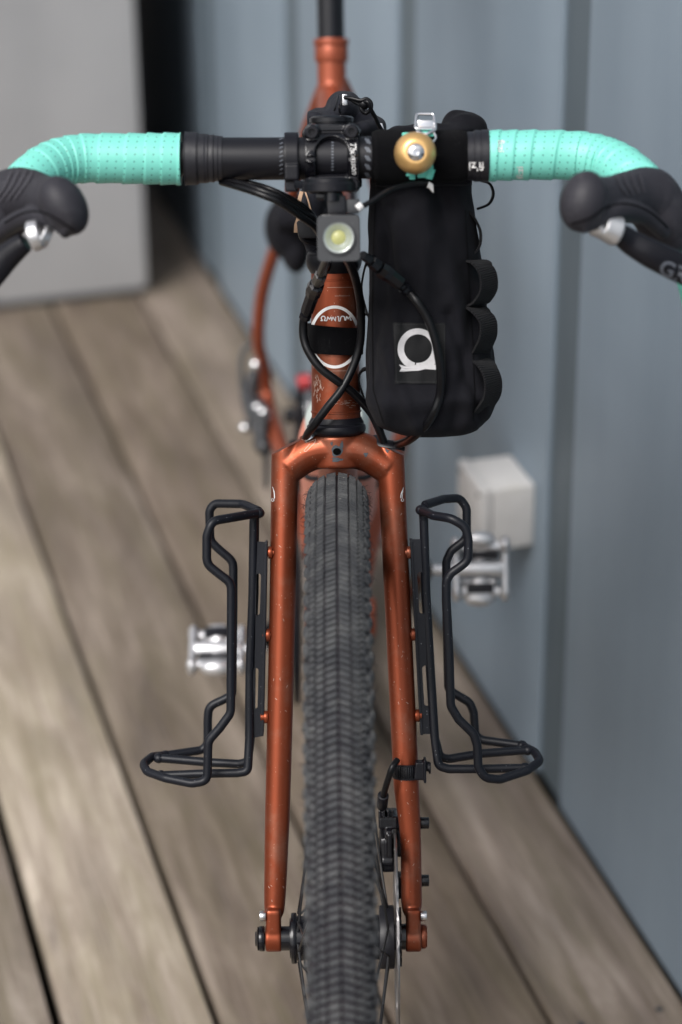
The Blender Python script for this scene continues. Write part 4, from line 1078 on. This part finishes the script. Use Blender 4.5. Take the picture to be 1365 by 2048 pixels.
# rear derailleur
b = NB(); tube(b, catmull(DX([(512, 745, 2.86), (500, 790, 2.85), (506, 830, 2.83), (524, 870, 2.80), (530, 905, 2.79)]), 6), [(.013, .009)]*25, 14); 
cyl(b, D(505, 815, 2.84), D(530, 815, 2.86), .014, 20); box(b, D(522, 850, 2.82), .018, .05, .045, bev=.005)
box(b, D(532, 900, 2.80), .006, .03, .09, bev=.003)
rd = obj('rear_derailleur', remesh(b, .002, 3), M['grey_plastic'], bike)
for (u, v, r_) in ((512, 730, .0075), (516, 816, .0075), (490, 856, .0068)):
    b = NB(); ell(b, D(u, v, 2.82), r_, r_, r_); obj('derailleur_bolt', b, M['chrome'], rd)
b = NB(); ell(b, D(528, 842, 2.81), .011, .010, .018); obj('derailleur_cover', b, M['silver'], rd)
b = NB(); tube(b, catmull(DX([(530, 700, 2.84), (500, 690, 2.84), (484, 715, 2.84), (484, 760, 2.84), (492, 815, 2.84), (505, 835, 2.84)]), 8), .0032, 10); obj('gear_cable', b, M['grey_plastic'], bike)
# bottle on the down tube
dtd = (BB-dt0).normalized(); up_ = dtd.cross(X).normalized()
if up_.z < 0: up_ = -up_
bb_ = dt0+dtd*.235+up_*.056
b = NB(); lathe(b, bb_, dtd, [(.0, .028), (.006, .033), (.03, .0365), (.15, .0365), (.19, .036), (.20, .030)], 40)
bo = obj('water_bottle', b, M['bottle'], None); bo.matrix_world = BM
tag(bo, 'salmon pink water bottle half hidden behind the front tyre, held against the down tube', 'bottle')
b = NB(); lathe(b, bb_-dtd*.022, dtd, [(-.022, .010), (-.012, .011), (-.010, .022), (0, .029), (.020, .029), (.022, .027)], 40); obj('bottle_cap', b, M['bottle_cap'], bo)
b = NB()
for sg in (-1, 1):
    tube(b, fillet([bb_+dtd*.02-up_*.040, bb_+dtd*.02-up_*.040+X*sg*.030, bb_+dtd*.02+X*sg*.042, bb_+dtd*.12+X*sg*.042, bb_+dtd*.212+X*sg*.02, bb_+dtd*.212-up_*.037], .012, 5), .0026, 10)
obj('frame_bottle_cage', b, M['black_satin'], bike)
# front derailleur clamp and band so the seat tube is not bare
b = NB(); cyl(b, BB+st_dir*.12, BB+st_dir*.137, .0172, 24, bev=.001); obj('seat_tube_band', b, M['black_satin'], bike)

# dark bag behind, by the left seat stay
b = NB(); c1 = D(576, 455, 2.62); c2 = D(592, 500, 2.62)
ell(b, c1, .026, .040, .034); ell(b, c2, .016, .035, .024); box(b, D(585, 425, 2.60), .038, .07, .020, bev=.008)
cyl(b, D(590, 440, 2.6), D(640, 440, 2.6), .02, 20)
rear = obj('tool_pouch', remesh(b, .003, 6), M['cloth'], None); rear.matrix_world = BM
tag(rear, 'small black pouch strapped beside the left seat stay, out of focus behind the stem', 'pouch')

# ------------------------------------------------------------------ handlebar bag
bag = empty('handlebar_bag', BM, 'tall black fabric bag with white ring logo, strapped to the handlebar beside the bell', 'bag')
bagrings = [(318, 750, 948, .060, .030), (345, 742, 947, .058, .034), (380, 740, 945, .055, .038), (420, 738, 947, .052, .041), (480, 737, 956, .048, .044), (550, 738, 967, .044, .046), (620, 737, 976, .041, .047), (690, 734, 985, .038, .048),
            (750, 732, 991, .036, .048), (795, 734, 993, .034, .048), (828, 744, 984, .033, .045), (850, 762, 968, .032, .041), (863, 790, 948, .031, .032), (870, 822, 922, .030, .018), (871, 850, 895, .030, .004)]
b = NB(); SEG = 96; rings = []
bp = []
for i in range(len(bagrings)-1):
    a_, c_ = bagrings[i], bagrings[i+1]
    n = 8 if a_[0] < 790 else 5
    g = lambda k: bagrings[max(0, min(len(bagrings)-1, k))]
    for j in range(n):
        t = j/n; o_ = []
        for q in range(5):
            p0, p1, p2, p3 = g(i-1)[q], g(i)[q], g(i+1)[q], g(i+2)[q]
            o_.append(.5*(2*p1+(p2-p0)*t+(2*p0-5*p1+4*p2-p3)*t*t+(3*p1-p0-3*p2+p3)*t**3))
        bp.append(o_)
bp.append(list(bagrings[-1]))
for (v, ul, ur, o, dpt) in bp:
    c = S((ul+ur)/2, v, o); hw = (S(ur, v, o)-S(ul, v, o)).length/2; ring = []
    for k in range(SEG):
        a = 2*PI*k/SEG; ca, sa = math.cos(a), math.sin(a); e = .82
        x = hw*math.copysign(abs(ca)**e, ca); y = max(dpt, .0015)*math.copysign(abs(sa)**e, sa)
        p = c + X*x - B*y
        # folds: long diagonal creases and softer dents
        q = p-c; fade = min(1, dpt/.04)
        f = 0
        for (u1, v1, u2, v2, w, d) in ((760, 420, 800, 620, 9, -.0020), (900, 640, 960, 830, 10, -.0022), (770, 700, 830, 840, 11, .0016), (850, 420, 840, 600, 14, .0016), (778, 440, 742, 720, 13, -.0022), (880, 400, 968, 700, 20, -.0026), (955, 560, 905, 850, 16, -.0022), (800, 560, 770, 820, 14, .0018), (905, 480, 925, 760, 22, .0014), (760, 800, 960, 790, 20, .0012)):
            if sa > 0:
                uu = (ul+ur)/2 + (ur-ul)/2*(x/hw); dx, dy = u2-u1, v2-v1; t = max(-.1, min(1.1, ((uu-u1)*dx+(v-v1)*dy)/(dx*dx+dy*dy)))
                d_ = math.hypot(uu-u1-dx*t, v-v1-dy*t); f += d*math.exp(-(d_/w)**2)
        f += .0012*noise.noise(Vector((p.x*38, p.y*30, p.z*22))) + .0005*noise.noise(Vector((p.x*110, p.y*90, p.z*80)))
        ring.append(b.verts.new(p - B*(f*3.0*fade*sa) + X*(f*1.2*fade*ca)))
    rings.append(ring)
for i in range(len(rings)-1):
    for k in range(SEG): b.faces.new((rings[i][k], rings[i][(k+1) % SEG], rings[i+1][(k+1) % SEG], rings[i+1][k]))
b.faces.new(rings[0]); b.faces.new(rings[-1])
body = obj('bag_body', b, M['cloth'], bag, sharp=180); bodT = bvh(body)
# drawstring top behind the bar
b = NB(); ell(b, S(855, 300, .045), .047, .030, .020, Y=-B, Z=A); ell(b, S(925, 262, .035), .0175, .020, .017, Y=-B, Z=A); ell(b, S(945, 270, .04), .0125, .016, .016, Y=-B, Z=A)
ell(b, S(905, 262, .05), .017, .014, .0075, Y=-B, Z=(A+X*.35).normalized()); ell(b, S(812, 268, .06), .018, .012, .0065, Y=-B, Z=A)
tb = remesh(b, .0014, 5)
for v in tb.verts: v.co += Vector((0, 0, 1))*(.0035*noise.noise(v.co*70+Vector((3, 1, 0)))) + B*(.003*noise.noise(v.co*90))
obj('drawstring_top', tb, M['cloth'], bag, sharp=180)
# wide hook strap round the bar
b = NB(); pa, pb = S(744, 315, .10), S(934, 312, .10); n = 40
pts = [pa+(pb-pa)*(k/n) for k in range(n+1)]
def sp(arc, a, i): return 1+.05*noise.noise(Vector((arc*30, math.cos(a)*1.5, math.sin(a)*1.5)))+(.02 if (i % 20) > 1 else -.01)
tube(b, pts, [(.0198 if 1 < k < n-1 else .0188) for k in range(n+1)], 48, prof=sp)
obj('bar_strap', b, M['velcro'], bag, sharp=60)
b = NB(); box(b, S(846, 352, .090), .074, .016, .016, Y=-B, Z=A, bev=.005)
flap = obj('strap_flap', b, M['cloth'], bag)
fT_ = bvh(fr_)
text_on('tape_lettering', "fi'zi:", fT_, 951, 333, 36, R(180), M['white'], fr_, bold=.015)
# logo patch
def grid_on(name, tree, u0, v0, u1, v1, nx, ny, off, mt, parent, skew=0):
    b = NB(); g = []
    for j in range(ny+1):
        row = []
        for i in range(nx+1):
            p, n = hit(u0+(u1-u0)*i/nx+skew*j/ny, v0+(v1-v0)*j/ny, tree, off); row.append(b.verts.new(p))
        g.append(row)
    for j in range(ny):
        for i in range(nx): b.faces.new((g[j][i], g[j][i+1], g[j+1][i+1], g[j+1][i]))
    ret = bmesh.ops.extrude_face_region(b, geom=list(b.faces))
    for v in [e for e in ret['geom'] if isinstance(e, bmesh.types.BMVert)]: v.co += B*(off+.0006)
    return obj(name, b, mt, parent, sharp=60)
M['patch'] = mat('patch_cloth', (.0065, .0068, .0078), .7, 0, .3, bump=(3000, .4, .0005), dust=(120, .6, .9, (.014, .014, .016)))
patch = grid_on('logo_patch', bodT, 788, 646, 890, 767, 24, 28, .0009, M['patch'], bag, skew=2)
paT = bvh(patch)
def ringpatch(name, cx, cy, ro, ri, a0, a1, mt, w_in=None):
    b = NB(); prev = None; n = 80
    for k in range(n+1):
        a = a0+(a1-a0)*k/n; t = k/n
        rr_o = ro; rr_i = ri
        p, _ = hit(cx+rr_o*math.cos(a), cy+rr_o*1.02*math.sin(a), paT, .0004); q, _ = hit(cx+rr_i*math.cos(a)+.5, cy-1+rr_i*1.02*math.sin(a), paT, .0004)
        if p is None or q is None: prev = None; continue
        cur = (b.verts.new(p), b.verts.new(q))
        if prev: b.faces.new((prev[0], prev[1], cur[1], cur[0]))
        prev = cur
    return obj(name, b, mt, patch, smooth=False)
ringpatch('logo_ring', 836, 698, 40.5, 28, R(102), R(102)+2*PI*.985, M['white_worn'])
def poly_on(name, pts, mt, parent, tree, off=.0004):
    q = fill2d([pts], 0); bmesh.ops.triangulate(q, faces=q.faces); bmesh.ops.subdivide_edges(q, edges=q.edges, cuts=2)
    for v in q.verts:
        p, _ = hit(v.co.x, v.co.y, tree, off)
        if p is not None: v.co = p
    return obj(name, q, mt, parent, smooth=False)
poly_on('logo_ribbon', [(798, 729), (812, 732), (826, 730), (850, 728), (866, 722), (874, 716), (871, 727), (858, 736), (838, 741), (818, 742), (799, 743), (803, 736)], M['white_worn'], patch, paT, .0005)
poly_on('logo_ribbon', [(861, 733), (866, 729), (875, 729), (875, 739.5), (852, 738)], M['white_worn'], patch, paT, .0006)
M['thread'] = mat('stitching', (.035, .036, .036), .8)
strokes_on('side_seam', [[(752, 400), (748, 520), (746, 640), (748, 780), (768, 846)], [(930, 420), (936, 540), (944, 660), (950, 780), (946, 840)]], bodT, 1.6, M['velcro'], bag, off=.0006)
st_ = []
for (x0, y0, x1, y1) in ((790, 649, 889, 649), (889, 649, 891, 764), (891, 764, 793, 764), (793, 764, 790, 649)):
    n = int(math.hypot(x1-x0, y1-y0)/5)
    for k in range(n): st_.append([(x0+(x1-x0)*(k+.15)/n, y0+(y1-y0)*(k+.15)/n), (x0+(x1-x0)*(k+.7)/n, y0+(y1-y0)*(k+.7)/n)])
tag(strokes_on('stitching', st_, paT, 1.1, M['thread'], patch, off=.0003), kind='stuff')
# webbing ladder down the right side
def ribbon(name, ctrl, w, th, mt, parent, wd, n=10):
    P_ = catmull(SS(ctrl), n); fr = frames(P_); b = NB(); uvl = b.loops.layers.uv.verify(); prev = None; arc = 0; pa_ = 0
    for i, p in enumerate(P_):
        if i: arc += (p-P_[i-1]).length
        t = fr[i][0]; d = (wd-t*wd.dot(t)).normalized(); nn = t.cross(d)
        cur = [b.verts.new(p+d*a+nn*c) for a, c in ((-w/2, -th/2), (w/2, -th/2), (w/2, th/2), (-w/2, th/2))]
        if prev:
            for j in range(4):
                f = b.faces.new((prev[j], prev[(j+1) % 4], cur[(j+1) % 4], cur[j]))
                for l, uv in zip(f.loops, ((pa_, 0), (pa_, 1), (arc, 1), (arc, 0))): l[uvl].uv = uv
        prev = cur; pa_ = arc
    return obj(name, b, mt, parent, sharp=50)
WD = (B*.80 + X*.52 ).normalized()
WD2 = (B*.74 + X*.62).normalized()
ribbon('webbing', [(962, 362, .05), (980, 368, .05), (987, 388, .05), (978, 408, .05), (955, 418, .05)], .014, .0016, M['web'], bag, B)
ribbon('webbing', [(936, 420, .070), (950, 438, .068), (961, 463, .066), (960, 490, .066), (946, 510, .064), (944, 520, .062)], .014, .0016, M['web'], bag, B)
for pts in ([(946, 520, .062), (962, 527, .078), (976, 548, .082), (977, 580, .080), (962, 604, .072), (944, 610, .062)],
            [(944, 611, .062), (960, 622, .076), (976, 643, .080), (976, 672, .078), (964, 700, .068), (954, 712, .060)],
            [(954, 714, .060), (974, 732, .074), (986, 760, .078), (984, 792, .074), (968, 818, .064), (952, 836, .054)]):
    ribbon('webbing', pts, .021, .0017, M['web'], bag, WD2)
ribbon('side_strap', [(736, 520, .02), (728, 545, .01), (724, 580, .004), (733, 620, .0), (740, 640, .01)], .012, .0015, M['web'], bag, B)
ribbon('side_strap', [(738, 735, .02), (722, 745, .014), (719, 765, .01), (730, 800, .0), (742, 835, -.004)], .012, .0015, M['web'], bag, B)
b = NB(); tube(b, catmull(SS([(722, 640, .0), (732, 628, .01), (740, 634, .02)]), 6), .0012, 8); obj('elastic_cord', b, M['cable'], bag)

# ------------------------------------------------------------------ top tube bag behind the stem
tbg = empty('top_tube_bag', BM, 'small black zipped bag with cord zip pull, peeking up behind the stem', 'bag')
b = NB()
box(b, S(630, 255, -.030), .012, .030, .028, Y=-B, Z=A, bev=.003)
box(b, S(690, 262, -.060), .046, .08, .034, Y=-B, Z=A, bev=.008); ell(b, S(690, 222, -.06), .0165, .05, .016, Y=-B, Z=A); ell(b, S(725, 262, -.055), .019, .05, .014, Y=-B, Z=(A+X*.5).normalized())
ell(b, S(660, 242, -.06), .018, .05, .012, Y=-B, Z=(A-X*.5).normalized())
tb = remesh(b, .0013, 5)
for v in tb.verts: v.co += A*(.0022*noise.noise(v.co*80)) - B*(.002*noise.noise(v.co*60+Vector((5, 0, 0))))
obj('bag_body', tb, M['cloth_grey'], tbg, sharp=180)
b = NB(); tube(b, catmull(SS([(688, 196, -.005), (684, 205, .0), (680, 214, .0), (681, 226, -.003)]), 5), .0012, 6)
tube(b, catmull(SS([(677, 193, -.01), (673, 208, 0), (669, 222, 0)]), 5), .0008, 6); obj('zip', b, M['black_gloss'], tbg)
b = NB(); box(b, S(690, 200, .0), .004, .004, .009, Y=-B, Z=A, bev=.0008); cyl(b, S(687, 193, .002), S(697, 194, .002), .0011, 8); obj('zip_slider', b, M['silver'], tbg)
b = NB(); tube(b, catmull(SS([(690, 195, .003), (705, 197, .006), (722, 201, .008), (733, 198, .008), (742, 205, .008), (742, 217, .008), (733, 226, .006), (724, 220, .006), (724, 208, .006), (736, 204, .01), (744, 222, .008), (752, 236, .004), (758, 250, 0), (765, 262, -.004)]), 8), .0017, 10); obj('zip_cord', b, M['cable'], tbg)
b = NB(); tube(b, catmull(SS([(697, 196, .002), (712, 205, .003), (726, 212, .006)]), 6), .0016, 10); ell(b, S(729, 209, .006), .0042, .0035, .0042); obj('cord_knot', b, M['cable'], tbg)
b = NB(); box(b, S(764, 256, -.006), .0032, .002, .008, Y=-B, Z=(A-X*.3).normalized(), bev=.0006); obj('cord_lock', b, M['silver'], tbg)

# small strapped pad on the left of the steerer with a raw leather edge
pad = empty('leather_edged_pouch', BM, 'slim black pouch with a raw beige leather edge, left of the steerer below the stem', 'pouch')
b = NB(); ell(b, S(628, 415, -.01), .012, .026, .024, Y=-B, Z=A); box(b, S(633, 455, -.005), .022, .03, .030, Y=-B, Z=A, bev=.005); ell(b, S(632, 490, -.01), .0085, .02, .012, Y=-B, Z=A)
obj('pouch_body', remesh(b, .0015, 4), M['cloth_grey'], pad, sharp=180)
ribbon('leather_edge', [(604, 384, .020), (600, 398, .022), (598, 412, .022), (597, 436, .022), (593, 450, .022), (592, 464, .020)], .0030, .0026, M['leather'], pad, X)
ribbon('piping', [(611, 384, .014), (617, 402, .016), (622, 420, .016)], .0012, .0012, M['leather'], pad, X)
b = NB(); box(b, S(615, 458, .018), .016, .012, .015, Y=-B, Z=(A-X*.15).normalized(), bev=.0025); tube(b, catmull(SS([(602, 472, .02), (612, 482, .018), (640, 486, .01)]), 5), .0022, 8); obj('buckle', b, M['plastic'], pad)
